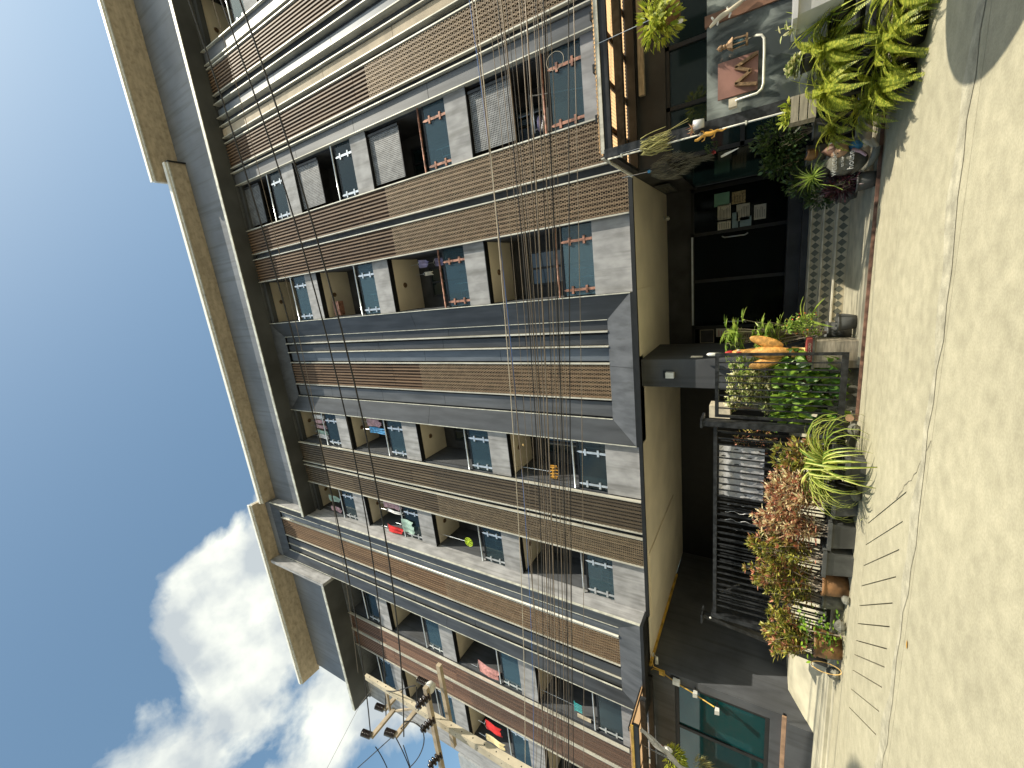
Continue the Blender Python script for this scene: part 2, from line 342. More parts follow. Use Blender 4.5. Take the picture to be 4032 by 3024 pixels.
part('slab', MB().hexa([(-60, 4.66, -.06), (-5.111, 4.66, -.06), (-6.211, 5.95, -.06), (-60, 5.95, -.06), (-60, 4.66, -.001), (-5.111, 4.66, -.001), (-6.211, 5.95, -.001), (-60, 5.95, -.001)]), 'concrete_road', road)
part('slab', B(-60, 60, 4.212, 4.66, -.06, 0), 'concrete_road', road)
part('slab', B(-60, 60, 5.95, 7.05, -.06, 0), 'concrete_road', road)
part('joint_bed', B(-60, 60, -7, 7.05, -.062, -.035), 'road_joint', road)
ck = MB(); p_ = Vector((-1.55, 4.22, .003))
for i in range(16):                                # an open crack wandering out of the joint
    n_ = p_+Vector((-.05+random.uniform(-.03, .03), .055+random.uniform(-.03, .02), 0)); ck.quad(p_, p_+Vector((.006, .004, 0)), n_+Vector((.004, .003, 0)), n_); p_ = n_
part('crack', ck, 'road_joint', road)
# raised worn cement seam running along the joint
sm = MB(); xs = [-30+i*.25 for i in range(240)]
for i, x in enumerate(xs[:-1]):
    f_ = lambda u: 4.30+.03*math.sin(u*3.1)+.025*math.sin(u*11)+.03*math.sin(u*.9); a0 = f_(x); a1 = f_(xs[i+1])
    h_ = lambda u: 4.47+.05*math.sin(u*2.3+1)+.04*math.sin(u*7.7)+.06*math.sin(u*.7); b0 = h_(x); b1 = h_(xs[i+1])
    sm.quad((x, a0, .004), (xs[i+1], a1, .004), (xs[i+1], b1, .004), (x, b0, .004))
mat('cement_seam', (.52, .485, .36), .9, scale=7, bump=.4, bscale=90, col2=(.33, .31, .23))
grit('cement_seam'); part('cement_seam', sm, 'cement_seam', road)
# driveway rising to the garage, with rebates along its foot
dw = grp('driveway')
prof = [(7.05, .0), (7.25, .0), (7.25, .05), (7.66, .10), (8.55, .52), (12.4, .56)]
d = MB()
for i in range(len(prof)-1):
    (y0, z0), (y1, z1) = prof[i], prof[i+1]
    d.quad((-40, y0, z0), (-2.3, y0, z0), (-2.3, y1, z1), (-40, y1, z1))
d.quad((-2.3, 12.4, -.05), (-2.3, 12.4, .56), (-2.3, 7.66, .1), (-2.3, 7.66, -.05))
part('ramp', d, 'driveway', dw)

# ------------------------------------------------------------------ the apartment building
bld = thing('apartment_building', 'dark grey apartment block with tall brown slatted strips and stacked balconies', 'building', (-3, 7.84, 0))
YF = 7.84; ZT = [4.02, 7.10, 10.20, 13.30]; ZB = [3.27, 6.52, 9.60, 12.70, 15.70]
TOP = 15.7
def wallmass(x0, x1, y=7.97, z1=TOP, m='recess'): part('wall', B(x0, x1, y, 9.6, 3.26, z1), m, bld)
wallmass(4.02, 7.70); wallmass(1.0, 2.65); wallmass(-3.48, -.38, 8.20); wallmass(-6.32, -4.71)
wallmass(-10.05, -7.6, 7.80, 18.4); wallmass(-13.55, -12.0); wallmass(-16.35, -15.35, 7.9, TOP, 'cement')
part('wall', B(-7.6, 16, YF, 9.6, TOP+.1, 19.0), 'eave', bld); part('wall', B(-16.35, -10.05, YF, 9.6, TOP-.6, 18.4), 'eave', bld)
part('wall', B(9.3, 16, YF, 9.6, 3.26, TOP), 'acp', bld)
slatme = {}
def cladding(x0, x1, z0, z1, y, m='slat_brown', wire='mesh_wire', n=8, right_trim=True):
    p = part('cladding_panel', B(x0+.01, x1-.01, y+.032, y+.07, z0, z1), 'slat_back' if m == 'slat_brown' else 'slat_back_dark', bld)
    w = (x1-x0-.05)/n; seg = [z0, z0+2.7+random.uniform(-.3, .3), z0+6.6+random.uniform(-.4, .4), z0+9.8+random.uniform(-.3, .3), z1]
    for i in range(n):
        for k in range(4):
            xa = x0+.025+i*w; wd = w*random.uniform(.34, .44)
            part('slat', B(xa, xa+wd, y+random.uniform(-.002, .002), y+.031, seg[k]+.004, seg[k+1]-.004), m, p)
    for xa in (x0-.01, x1-.014): part('edge_trim', B(xa, xa+.024, y-.03, y+.06, z0, z1), 'rail_trim', p)
    # chicken wire over the slats
    s = .030; h = MB(); dx = s*math.sqrt(3); dz = s*1.5; yy = y-.014; r = .0028
    nx = int((x1-x0)/dx); nz = int((z1-z0)/dz)
    def seg_(a, b):
        ax, az = a; bx_, bz = b; l = math.hypot(bx_-ax, bz-az); px, pz = -(bz-az)/l*r, (bx_-ax)/l*r
        h.quad((ax-px, yy, az-pz), (bx_-px, yy, bz-pz), (bx_+px, yy, bz+pz), (ax+px, yy, az+pz))
    zlim = min(z1, 9.2); nz = int((zlim-z0)/dz)
    for j in range(nz):
        for i in range(nx):
            cx = x0+.02+dx*(i+.5*(j % 2)); cz = z0+dz*j
            if cx > x1-.03: continue
            seg_((cx, cz), (cx+dx/2, cz+s/2)); seg_((cx+dx/2, cz+s/2), (cx+dx, cz)) ; seg_((cx, cz), (cx, cz-s))
    part('wire_mesh', h, wire, p, kind='stuff')
def trim(x, y0, y1, z0, z1, w=.022, m='rail_trim'): part('trim', B(x-w/2, x+w/2, y0, y1, z0, z1), m, bld)
def band(x0, x1, y, z0, z1, m, joint=2.45, dep=.09, ph=0):
    z = z0; nxt = z0+joint*(.6+ph)
    while z < z1-.02:
        e = min(nxt, z1); part('cladding_sheet', B(x0, x1, y, y+dep, z+.005, e-.005), m, bld); z = e; nxt = e+joint
# bay between the far right balcony and the third column of balconies
cladding(6.55, 7.25, ZB[0]+.0, TOP, YF)
band(7.38, 7.68, YF+.02, ZB[0], TOP, 'acp_light'); trim(7.34, YF-.05, YF+.1, ZB[0], TOP); trim(7.70, YF-.05, YF+.1, ZB[0], TOP)
trim(6.30, YF-.07, YF+.12, ZB[0], TOP); band(5.93, 6.17, YF+.03, ZB[0], TOP, 'acp_blue', ph=.2); trim(5.925, YF-.07, YF+.12, ZB[0], TOP)
trim(5.70, YF-.05, YF+.12, ZB[0], TOP); band(5.40, 5.64, YF+.02, ZB[0], TOP, 'beige', ph=.4); trim(5.39, YF-.04, YF+.12, ZB[0], TOP)
cladding(4.52, 5.24, ZB[0], TOP, YF)
trim(4.37, YF-.06, YF+.12, ZB[0], TOP); band(4.04, 4.33, YF+.02, ZB[0], TOP, 'acp_light', ph=.1); trim(4.025, YF, YF+.14, ZB[0], TOP, .02)
cladding(1.90, 2.64, ZB[0], TOP, YF); cladding(1.01, 1.73, ZB[0], TOP, YF, n=8)
cladding(-5.47, -4.72, ZB[0], TOP, YF, 'slat_dark', 'mesh_dark'); cladding(-6.31, -5.61, ZB[0], TOP, YF, 'slat_dark', 'mesh_wire')
cladding(-12.74, -12.01, ZB[0], TOP, YF, 'slat_red', 'mesh_dark'); cladding(-13.54, -12.80, ZB[0], TOP, YF, 'slat_red', 'mesh_dark')
for xa, xb in ((1.73, 1.90), (-5.61, -5.47), (-12.80, -12.74)): pass
# splayed picture-frame surrounds
def surround(xr, xl, w, dp, y0, zb, zt, ph=0):
    ir, il = xr-w, xl+w; izb, izt = zb+.52, zt-.42; yi = y0+dp
    def splay(pts):
        n = Vector((0, .02, 0)); return MB().hexa([*pts, *[Vector(p)+n for p in pts]])
    zs = [zb, zb+2.9+ph, zb+5.7+ph, zb+8.7+ph, zb+11.3+ph, zt] if zt-zb > 11.5 else [zb, zb+3, zb+6, zt]
    for side, (xo, xi) in enumerate(((xr, ir), (xl, il))):
        for k in range(len(zs)-1):
            za, zc = zs[k]+.004, zs[k+1]-.004
            ia = izb if k == 0 else za; ic = izt if k == len(zs)-2 else zc
            part('surround_sheet', splay([(xo, y0, za), (xi, yi, ia), (xi, yi, ic), (xo, y0, zc)]), 'acp', bld)
    xm = (xr+xl)/2+.1
    for a, b, ai, bi in ((xr, xm+.004, ir, xm+.004), (xm-.004, xl, xm-.004, il)):
        part('surround_sheet', splay([(a, y0, zb), (b, y0, zb), (bi, yi, izb), (ai, yi, izb)]), 'acp_light', bld)
    part('surround_sheet', splay([(xr, y0, zt), (xl, y0, zt), (il, yi, izt), (ir, yi, izt)]), 'acp', bld)
    # thin bright lips
    part('lip', MB().box(xr-.012, xr+.006, y0-.006, y0+.05, zb, zt).box(xl-.006, xl+.012, y0-.006, y0+.05, zb, zt), 'lip', bld)
    part('lip', MB().box(ir-.006, ir+.006, yi-.012, yi+.02, izb, izt).box(il-.006, il+.006, yi-.012, yi+.02, izb, izt), 'lip', bld)
    part('soffit_board', B(xl, xr, y0, y0+.5, zb-.07, zb-.004), 'black', bld)
    return ir, il, izb, izt, yi
ir, il, izb, izt, yi = surround(-.38, -3.48, .50, .17, YF, ZB[0]+.05, TOP)
cladding(-2.55, -1.78, izb, izt, yi+.02)
k_ = (yi)/YF
for tx, wd in ((-1.09*k_, .03), (-1.39*k_, .022)): trim(tx, yi-.03, yi+.12, izb, izt, wd)
band(-1.36*k_, -1.16*k_, yi+.06, izb, izt, 'acp', ph=.2, dep=.06); band(-1.70*k_, -1.44*k_, yi+.09, izb, izt, 'acp_blue', ph=.5, dep=.05)
band(-2.95, -2.62, yi+.07, izb, izt, 'acp_light', ph=.3, dep=.06); band(-1.07*k_, -.89, yi+.05, izb, izt, 'acp', ph=.1, dep=.06)
Y2 = 7.48
ir2, il2, izb2, izt2, yi2 = surround(-7.55, -10.06, .35, .10, Y2, ZB[0]+.05, 18.35, .3)
part('return_wall', B(-7.60, -7.565, Y2+.03, YF+1.2, ZB[0], 18.35), 'cement', bld)  # paler colour carries the sunlit brightness of this side
part('return_wall', B(-10.08, -10.03, Y2+.03, YF+1.2, ZB[0], 15.1), 'acp', bld)
cladding(-9.0, -8.20, izb2, izt2, yi2+.02, n=9)
part('gutter_pipe', MB().tube([(-8.13, yi2-.02, izb2), (-8.13, yi2-.02, 17.2)], .028, 8), 'rail_trim', bld, True)
for tx in (-9.42,): trim(tx, yi2+.015, yi2+.12, izb2, izt2, .018)
band(-8.18, -7.92, yi2+.05, izb2, izt2, 'acp_blue', dep=.05, ph=.1); band(-9.40, -9.15, yi2+.05, izb2, izt2, 'acp', dep=.05, ph=.4); band(-9.70, -9.44, yi2+.05, izb2, izt2, 'acp', dep=.05, ph=.2)
# eave over the balconies, parapet wall and overhanging roof edges
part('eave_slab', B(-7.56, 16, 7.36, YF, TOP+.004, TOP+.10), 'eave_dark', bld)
part('eave_lip', B(-7.56, 16, 7.335, 7.358, TOP, TOP+.13), 'lip', bld)
def roof_edge(x0, x1, y0, y1, z, h=.22):
    part('roof_soffit', B(x0, x1, y0+.03, y1, z, z+.12), 'beige', bld)
    part('roof_fascia', B(x0-.004, x1+.004, y0-.012, y0+.028, z-.02, z+h*.55), 'rail_trim', bld)
    part('roof_flashing', B(x0-.01, x1+.01, y0-.06, y0-.014, z+h*.35, z+h), 'white', bld)
    part('roof_slab', B(x0, x1, y0+.03, y1+.3, z+.122, z+h), 'rail_trim', bld)
roof_edge(4.75, 16, 7.0, YF-.002, 19.0); roof_edge(-7.55, 5.3, 7.32, YF-.002, 18.52, .26)
part('soffit_end', B(5.302, 5.34, 7.3, YF, 18.46, 18.7), 'iron', bld)
roof_edge(-16.6, -7.5, 6.98, YF-.002, 18.75)
part('header', B(-10.06, -7.55, 7.485, 7.9, 18.352, 18.748), 'eave', bld)
# raised eave and end fin at the left end of the roof
part('wall', B(-16.3, -10.2, YF-.04, YF-.004, 15.26, 18.748), 'eave', bld)
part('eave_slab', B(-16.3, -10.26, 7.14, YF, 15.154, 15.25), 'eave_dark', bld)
part('eave_lip', B(-16.3, -10.26, 7.115, 7.138, 15.15, 15.29), 'lip', bld)
part('end_fin', B(-10.255, -10.13, 7.10, YF+.1, 15.12, 18.748), 'cement', bld)  # sunlit brightness of the fin put into its pale colour
part('return_wall', B(-10.128, -10.085, 7.5, YF+.1, 15.12, 18.3), 'acp', bld)
# first-floor slab edge
part('slab_edge', MB().box(-7.55, 1.62, 7.80, 7.86, 3.19, 3.262).box(-16.35, -10.06, 7.80, 7.86, 3.19, 3.262).box(1.62, 16, 7.80, 7.86, 3.19, 3.262), 'black', bld)
part('porch_ceiling', B(-9.0, 1.65, 7.862, 12.6, 3.25, 3.258), 'ceiling', bld); part('shop_ceiling', B(1.652, 12, 7.862, 12.6, 3.25, 3.27), 'shop_wall', bld); part('porch_side_wall', B(1.66, 1.72, 8.002, 11.2, 2.62, 3.249), 'dark_wall', bld)
part('ceiling_drop', MB().box(-1.63, -.35, 7.87, 9.4, 3.225, 3.249), 'ceiling', bld)
part('ceiling_drop', MB().box(-7.9, -6.2, 8.2, 11, 3.225, 3.249), 'ceiling', bld)
part('ceiling_trim', B(-9.0, -8.93, 7.87, 11.2, 3.20, 3.249), 'yellow_paint', bld)
# balconies
def balcony(x0, x1, k, metal='steel', screen=False, wall='beige'):
    zt, zb, zc = ZT[k], ZB[k], ZB[k+1]
    b = part('balcony', B(x0, x1, 8.05, 9.05, zt-.25, zt-.14), 'cement', bld)
    part('spandrel', B(x0, x1, 7.93, 8.048, zb+.014, zt), 'cement', b)
    part('drip_edge', B(x0, x1, 7.925, 8.08, zb, zb+.012), 'black', b)
    if k == 3: part('header', B(x0, x1, 7.93, 8.08, TOP-.16, TOP), 'eave_dark', b)
    part('ceiling', B(x0, x1, 8.082, 9.2, zc+.002, zc+.02), 'ceiling' if not screen else 'dark_wall', b)
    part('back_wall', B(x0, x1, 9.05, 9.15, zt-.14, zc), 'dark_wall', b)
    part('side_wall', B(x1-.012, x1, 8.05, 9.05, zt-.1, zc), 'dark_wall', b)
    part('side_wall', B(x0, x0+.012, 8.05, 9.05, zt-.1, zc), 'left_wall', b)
    fr = MB(); wx0, wx1, wz0, wz1 = x0+.28, x1-.3, zt, zc-.42
    for a in ((wx0, wx0+.05, wz0, wz1), (wx1-.05, wx1, wz0, wz1), ((wx0+wx1)/2-.025, (wx0+wx1)/2+.025, wz0, wz1), (wx0, wx1, wz1-.05, wz1)): fr.box(a[0], a[1], 9.0, 9.05, a[2], a[3])
    fo = part('sliding_window', fr, 'black', b)
    part('glass_pane', B(x0+.02, x1-.02, 7.985, 7.995, zt+.01, zt+.64), 'rail_glass', b)
    part('glass_sheet', B(wx0+.05, wx1-.05, 9.025, 9.03, wz0, wz1-.05), 'window_glass', b)
    part('dark_rail', B(x0, x1, 7.99, 8.03, zt+.655, zt+.70), 'black', b)
    part('top_rail', MB().tube([(x0, 7.95, zt+.775), (x1, 7.95, zt+.775)], .022, 8), metal, b, True)
    for px in (x1-.30, x0+.13):
        q = MB().box(px-.025, px+.025, 7.96, 7.972, zt, zt+.62)
        q.add([(px-.025, 7.96, zt+.62), (px+.025, 7.96, zt+.62), (px+.025, 7.972, zt+.62), (px-.025, 7.972, zt+.62), (px, 7.966, zt+.69)], [(0, 1, 4), (1, 2, 4), (2, 3, 4), (3, 0, 4)])
        for cz in (.16, .46): q.box(px-.075, px+.075, 7.953, 7.985, zt+cz, zt+cz+.045)
        part('post', q, metal, b)
    xm = (x0+x1)/2
    part('downlight', MB().lathe((xm, 8.42, zc-.004), [(.0, -.006), (.035, -.006), (.045, -.012), (.065, -.012), (.07, .004)], 16), 'bronze', b, True)
    if screen:
        sx0, sx1 = x0+.12, x1-.14
        part('perforated_screen', B(sx0, sx1, 8.00, 8.006, zc-1.02, zc-.02), 'perforated', b)
        part('screen_frame', MB().box(sx1, sx1+.05, 7.97, 8.03, zc-1.04, zc).box(sx0, sx1, 7.985, 8.02, zc-1.05, zc-1.02), 'gate_iron', b)
    return b
for k in range(4):
    rs = 'rust_steel' if k < 2 else 'steel'
    balcony(7.72, 9.3, k); balcony(2.66, 4.01, k, rs, True); balcony(-.37, 1.0, k, rs)
    balcony(-4.70, -3.49, k); balcony(-7.56, -6.33, k); balcony(-11.99, -10.08, k); balcony(-15.35, -13.56, k)
part('extractor', B(-.32, .1, 8.12, 8.3, 12.2, 12.45), 'rust_steel', bld)

# ------------------------------------------------------------------ ground floor of the building
part('pillar', B(-2.28, -1.73, 8.18, 9.9, 0, 3.249), 'left_wall', bld)
part('lobby_wall', B(-2.2, 1.9, 11.0, 11.2, 2.7, 3.249), 'dark_wall', bld)
part('lobby_wall', B(-2.2, -1.98, 9.6, 11.2, .5, 3.249), 'dark_wall', bld)
part('garage_wall', B(-9.3, -9.0, 7.96, 12.6, .0, 3.249), 'left_wall', bld)
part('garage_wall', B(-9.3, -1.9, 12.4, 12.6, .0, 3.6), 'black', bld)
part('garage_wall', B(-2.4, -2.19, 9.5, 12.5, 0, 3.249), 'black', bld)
# wall to the left of the garage with the teal shop window
part('front_wall', MB().box(-9.22, -9.0, 7.90, 7.96, .62, 3.249).box(-16.3, -9.22, 7.90, 8.1, 2.70, 3.249).box(-16.3, -9.22, 7.90, 8.1, .62, .84), 'left_wall', bld)
part('plinth', B(-16.3, -8.98, 7.74, 7.96, .0, .56), 'left_wall', bld); part('plinth_band', B(-16.3, -9.0, 7.86, 7.90, .565, .64), 'pot_tan', bld)
shw = part('shop_window', MB().box(-9.30, -9.22, 7.93, 8.0, .84, 2.70).box(-16.3, -9.3, 7.93, 8.0, 2.62, 2.70).box(-16.3, -9.3, 7.93, 8.0, .84, .92).box(-10.55, -10.47, 7.93, 8.0, .92, 2.62), 'black', bld)
part('pane', B(-10.47, -9.30, 7.965, 7.975, .92, 2.62), 'teal_glass', shw); part('pane', B(-16.3, -10.55, 7.965, 7.975, .92, 2.62), 'teal_glass', shw)
# entrance: steps with diamond tiles, porch floor
steps = grp('entrance_steps')
part('porch_floor', B(-1.6, 1.6, 7.2, 8.9, -.04, .045), 'porch_floor', steps)
sy = [8.9, 9.18, 9.48]; sz = [.045, .21, .365, .52]
dia = MB()
w_ = .118; dia.add([(-w_/2, 0, 0), (0, 0, -.062), (w_/2, 0, 0), (0, 0, .062), (0, .006, 0)], [(0, 1, 2, 3)])
tile = mesh('tile_diamond', dia, 'tile_dark')
for k in range(3):
    y0, y1 = sy[k], (sy[k+1] if k < 2 else 10.3)
    st = part('step', B(-1.62, 1.62, y0+.006, y1+.1, -.04, sz[k+1]-.02), 'tile_light', steps)
    part('nosing', B(-1.62, 1.62, y0-.012, y1+.1, sz[k+1]-.0195, sz[k+1]), 'nosing', st)
    for i in range(26):
        o = inst('tile', tile, st, (-1.55+i*.125, y0+.002, (sz[k]+sz[k+1])/2-.008))
part('step', B(-1.9, 1.9, 10.3, 11.0, .3, .84), 'dark_wall', steps)
part('threshold', B(-1.9, 1.9, 9.95, 10.3, .3, .62), 'dark_wall', steps)
part('step_wall', B(-1.70, -1.62, 7.8, 9.5, 0, .5), 'stone', steps)
# doors
fr = MB()
for x in (.64, -.42, -1.52, -1.94, 1.6): fr.box(x-.035, x+.035, 10.94, 11.0, .84, 2.70)
fr.box(-1.98, 1.64, 10.94, 11.0, 2.64, 2.70)
door = part('entrance_door', fr, 'black', bld)
part('pane', B(-1.5, .62, 10.965, 10.975, .84, 2.64), 'dark_glass', door); part('pane', B(.66, 1.6, 10.965, 10.975, .84, 2.64), 'dark_glass', door); part('pane', B(-1.94, -1.54, 10.965, 10.975, .84, 2.64), 'dark_glass', door)
part('handle', MB().tube([(.53, 10.9, 1.55), (.50, 10.86, 1.6), (.50, 10.86, 2.0), (.53, 10.9, 2.05)], .014, 6), 'steel', door, True)
part('handle', MB().tube([(-1.42, 10.9, 1.55), (-1.39, 10.86, 1.6), (-1.39, 10.86, 1.95), (-1.42, 10.9, 2.0)], .014, 6), 'steel', door, True)
part('door_track', B(-1.45, .6, 10.88, 10.93, 2.66, 2.695), 'steel', bld)
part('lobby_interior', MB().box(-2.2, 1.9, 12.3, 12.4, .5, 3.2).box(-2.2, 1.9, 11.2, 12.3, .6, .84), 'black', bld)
# right hand shop side of the porch
part('side_glazing', B(1.66, 1.70, 7.9, 11.0, .5, 2.62), 'dark_glass', bld)
part('shop_wall', B(1.66, 12, 7.86, 8.0, 2.62, 3.19), 'shop_wall', bld)
sg = MB()
for x in (1.70, 2.45, 3.3, 4.2, 5.2): sg.box(x-.03, x+.03, 7.88, 7.95, .4, 2.62)
sg.box(1.66, 12, 7.88, 7.95, 2.56, 2.62).box(1.66, 12, 7.88, 7.95, 1.5, 1.56)
sw = part('shop_window', sg, 'black', bld); part('pane', B(1.7, 12, 7.92, 7.93, .4, 2.56), 'window_glass', sw)
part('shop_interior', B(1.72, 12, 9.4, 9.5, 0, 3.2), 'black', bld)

# things fixed to the building
def wall_light(loc, nx, label):
    t = thing('wall_light', label, 'wall light', loc); x, y, z = loc
    if nx: part('backplate', B(x, x+.03, y-.06, y+.06, z-.09, z+.11), 'black', t); part('lamp_shade', B(x+.03, x+.12, y-.055, y+.055, z-.08, z+.06), 'white_plastic', t)
    else: part('backplate', B(x-.07, x+.07, y-.03, y, z-.06, z+.12), 'black', t); part('lamp_shade', B(x-.055, x+.055, y-.12, y-.03, z-.09, z+.06), 'white_plastic', t)
wall_light((-2.02, 8.18, 2.71), 0, 'square white lantern on the grey pillar above the gate')
wall_light((-9.12, 7.90, 2.66), 0, 'square white lantern on the dark wall beside the teal window')
def cctv(loc, d, label):
    t = thing('security_camera', label, 'camera', loc); p = Vector(loc); dd = Vector(d).normalized()
    part('bracket', MB().tube([p, p+Vector((0, 0, -.06)), p+dd*.06+Vector((0, 0, -.09))], .014, 6), 'white_plastic', t, True)
    part('housing', MB().tube([p+dd*.02+Vector((0, 0, -.09)), p+dd*.16+Vector((0, 0, -.12))], [.035, .038], 10), 'white_plastic', t, True)
    part('mount', MB().lathe(p, [(0, .0), (.045, 0), (.045, -.02), (0, -.02)], 12), 'white_plastic', t)
cctv((1.10, 10.6, 3.24), (-.3, -1, 0), 'small white security camera under the porch ceiling by the entrance')
cctv((-8.75, 7.98, 3.19), (-.5, -.8, 0), 'white security camera where the garage ceiling meets the yellow pipes')
# notices
def poster(x, z, w, h, m, label, y=10.955, ink='ink', rows=5, tilt=0, head=None):
    t = thing('poster', label, 'poster', (x, y, z)); part('sheet', B(x-w/2, x+w/2, y, y+.004, z-h/2, z+h/2), m, t)
    if rows:
        q = MB()
        for i in range(rows):
            zz_ = z+h/2-(i+1)*h/(rows+1); q.box(x-w*.38, x-w*.38+w*random.uniform(.5, .76), y-.002, y-.0005, zz_-h*.018, zz_+h*.018)
        part('print', q, ink, t)
    if head: lettering('print', head[0], head[1], (x, y-.003, z+h*.30), (PI/2, 0, 0), head[2], t, .001)
P = 'posters on the glass beside the entrance door'
poster(1.32, 2.07, .27, .30, 'paper_green', 'plain green sheet, highest of the papers on the entrance glass', rows=0)
poster(1.30, 1.74, .25, .26, 'paper_tan', 'small brown framed notice right of the big white sheets', rows=4)
poster(1.03, 2.02, .36, .26, 'paper_white', 'upper white notice under the green sheet on the glass', rows=8)
poster(.78, 2.02, .22, .26, 'paper_white', 'white notice nearest the black door, level with the green sheet', rows=5)
poster(.98, 1.65, .34, .25, 'paper_white', 'white typed notice below the brown framed notice', rows=7)
poster(.82, 1.80, .36, .12, 'paper_blue', 'pale blue strip of paper between the white notices', rows=0)
poster(.78, 1.60, .20, .22, 'paper_blue', 'pale blue sheet under the typed notice', rows=0)
poster(.93, 1.33, .30, .22, 'paper_white', 'lowest white notice on the entrance glass', rows=6)
poster(1.02, 2.42, .60, .36, 'wood_brown', 'dark red brown board behind the entrance glass', y=10.975, rows=0)
poster(-1.66, 2.02, .20, .30, 'paper_white', 'white and pink notice on the side pane left of the doors', ink='ink_pink', rows=4, head=('NO ENTRY', .035, 'ink_pink'))
poster(-1.78, 1.55, .22, .30, 'paper_tan', 'tan printed notice low on the side pane behind the palm', rows=7)
fr = thing('poster', 'black framed menu with thin pale border on the side pane', 'poster', (-1.74, 10.95, 2.38))
part('sheet', B(-1.92, -1.56, 10.95, 10.955, 2.20, 2.54), 'ink', fr)
part('border', MB().box(-1.90, -1.58, 10.946, 10.949, 2.22, 2.228).box(-1.90, -1.58, 10.946, 10.949, 2.51, 2.518).box(-1.90, -1.892, 10.946, 10.949, 2.22, 2.518).box(-1.588, -1.58, 10.946, 10.949, 2.22, 2.518), 'tile_light', fr)
t = thing('notice_board', 'pale notice plate on the dark wall above the porch camera', 'notice', (1.45, 10.4, 3.0))
part('plate', B(1.57, 1.60, 9.3, 10.2, 2.86, 3.14), 'pot_grey', t); part('print', MB().box(1.563, 1.568, 9.4, 10.1, 2.90, 2.92).box(1.563, 1.568, 9.4, 9.9, 2.98, 3.0).box(1.563, 1.568, 9.5, 10.1, 3.05, 3.07), 'stone', t)
t = thing('extinguisher_bottle', 'white bottle and phone hanging on the pillar side above the palm', 'bottle', (-1.62, 8.1, 1.9))
part('bottle', MB().lathe((-1.60, 8.0, 1.92), [(0, -.12), (.03, -.12), (.032, .08), (.015, .11), (0, .12)], 12), 'white', t, True)
part('label_card', B(-1.645, -1.635, 7.95, 8.06, 2.10, 2.30), 'stone', t)

# ------------------------------------------------------------------ kerb rail, gate and fence
tr = MB().box(-2.38, 1.66, 7.075, 7.10, 0, .035).box(-2.38, 1.66, 7.15, 7.18, 0, .02)
tag(part('gate_track', tr, 'kerb_rust'), 'long rusty red sliding gate rail set along the porch edge', 'gate track')
gt = thing('gate', 'black iron gate of vertical bars standing before the leafy planter', 'gate', (-1.95, 7.12, 0))
GY = 7.12
def bar(x0, x1, y0, y1, z0, z1, name, root, m='gate_iron'): return part(name, B(x0, x1, y0, y1, z0, z1), m, root)
bar(-2.47, -1.41, GY, GY+.04, 1.76, 1.815, 'top_rail', gt); bar(-2.47, -1.41, GY, GY+.04, .15, .225, 'bottom_rail', gt)
bar(-1.45, -1.41, GY, GY+.04, .225, 1.76, 'stile', gt); bar(-2.47, -2.43, GY, GY+.04, .225, 1.76, 'stile', gt)
for i in range(8): x = -1.56-i*.108; bar(x-.009, x+.009, GY+.01, GY+.03, .225, 1.76, 'bar', gt)
t = part('wheel', MB().lathe((-2.36, GY+.02, .09), [(0, -.02), (.05, -.02), (.05, -.008), (.035, 0), (.05, .008), (.05, .02), (0, .02)], 14, (0, 1, 0)), 'pot_tan', gt)
gp = thing('gate_post', 'tall black steel post between the gate and the long fence', 'post', (-2.56, 7.05, 0))
part('post', B(-2.60, -2.51, 7.0, 7.14, 0, 1.98), 'gate_iron', gp); part('cap', B(-2.63, -2.48, 6.98, 7.34, 1.985, 2.02), 'gate_iron', gp)
fe = thing('fence', 'long black iron fence of vertical bars behind the row of potted shrubs', 'fence', (-4.4, 7.12, 0))
bar(-6.32, -2.62, GY, GY+.05, 1.78, 1.835, 'top_rail', fe); bar(-6.32, -2.62, GY, GY+.05, .12, .17, 'bottom_rail', fe)
x = -2.72
while x > -6.25: bar(x-.010, x+.010, GY+.012, GY+.036, .17, 1.78, 'bar', fe); x -= .118
x = -2.80
while x > -6.2: bar(x-.008, x+.008, GY+.16, GY+.18, .17, 1.74, 'back_bar', fe); x -= .137
bar(-6.40, -6.32, GY-.02, GY+.08, 0, 1.86, 'end_post', fe)
part('brace', MB().bar((-5.88, GY+.06, 1.70), (-5.62, GY+.06, 1.42), .045, .02), 'gate_iron', fe)
gp = thing('gate_post', 'leaning black steel end post where the fence meets the driveway', 'post', (-6.95, 7.4, 0))
part('post', MB().bar((-6.98, 7.42, 0), (-6.46, 7.17, 2.0), .075, .10), 'gate_iron', gp); part('cap', B(-6.55, -6.37, 7.02, 7.28, 2.0, 2.03), 'gate_iron', gp); part('cap_lamp', MB().blob((-6.42, 7.08, 1.87), (.018, .018, .018), 8, 6), 'white', gp, True)
t = thing('plastic_sheet', 'crumpled pale plastic sheet tied behind the fence bars', 'sheet', (-3.5, 7.3, 1.1))
q = MB(); nxx, nzz = 14, 10
for j in range(nzz+1):
    for i in range(nxx+1): q.v.append((-3.02-.93*i/nxx, 7.27+.015*math.sin(i*1.7+j)+.012*math.sin(j*2.3), 1.10+.66*j/nzz))
for j in range(nzz):
    for i in range(nxx): a = j*(nxx+1)+i; q.f.append((a, a+1, a+nxx+2, a+nxx+1))
mat('plastic', (.55, .55, .56), .25, var=.05); part('sheet', q, 'plastic', t, True)
for k in range(4):
    mt = 'bag of foil strips hanging on the fence'
q = MB()
for k in range(4):
    x0 = -4.08-k*.16; pts = [(x0-.02*math.sin(j*1.3+k), 7.25, 1.66-.045*j) for j in range(12)]; q.tube(pts, .006, 4)
tag(part('foil_streamers', q, 'plastic'), 'four thin glinting foil streamers hanging behind the fence bars', 'streamers')
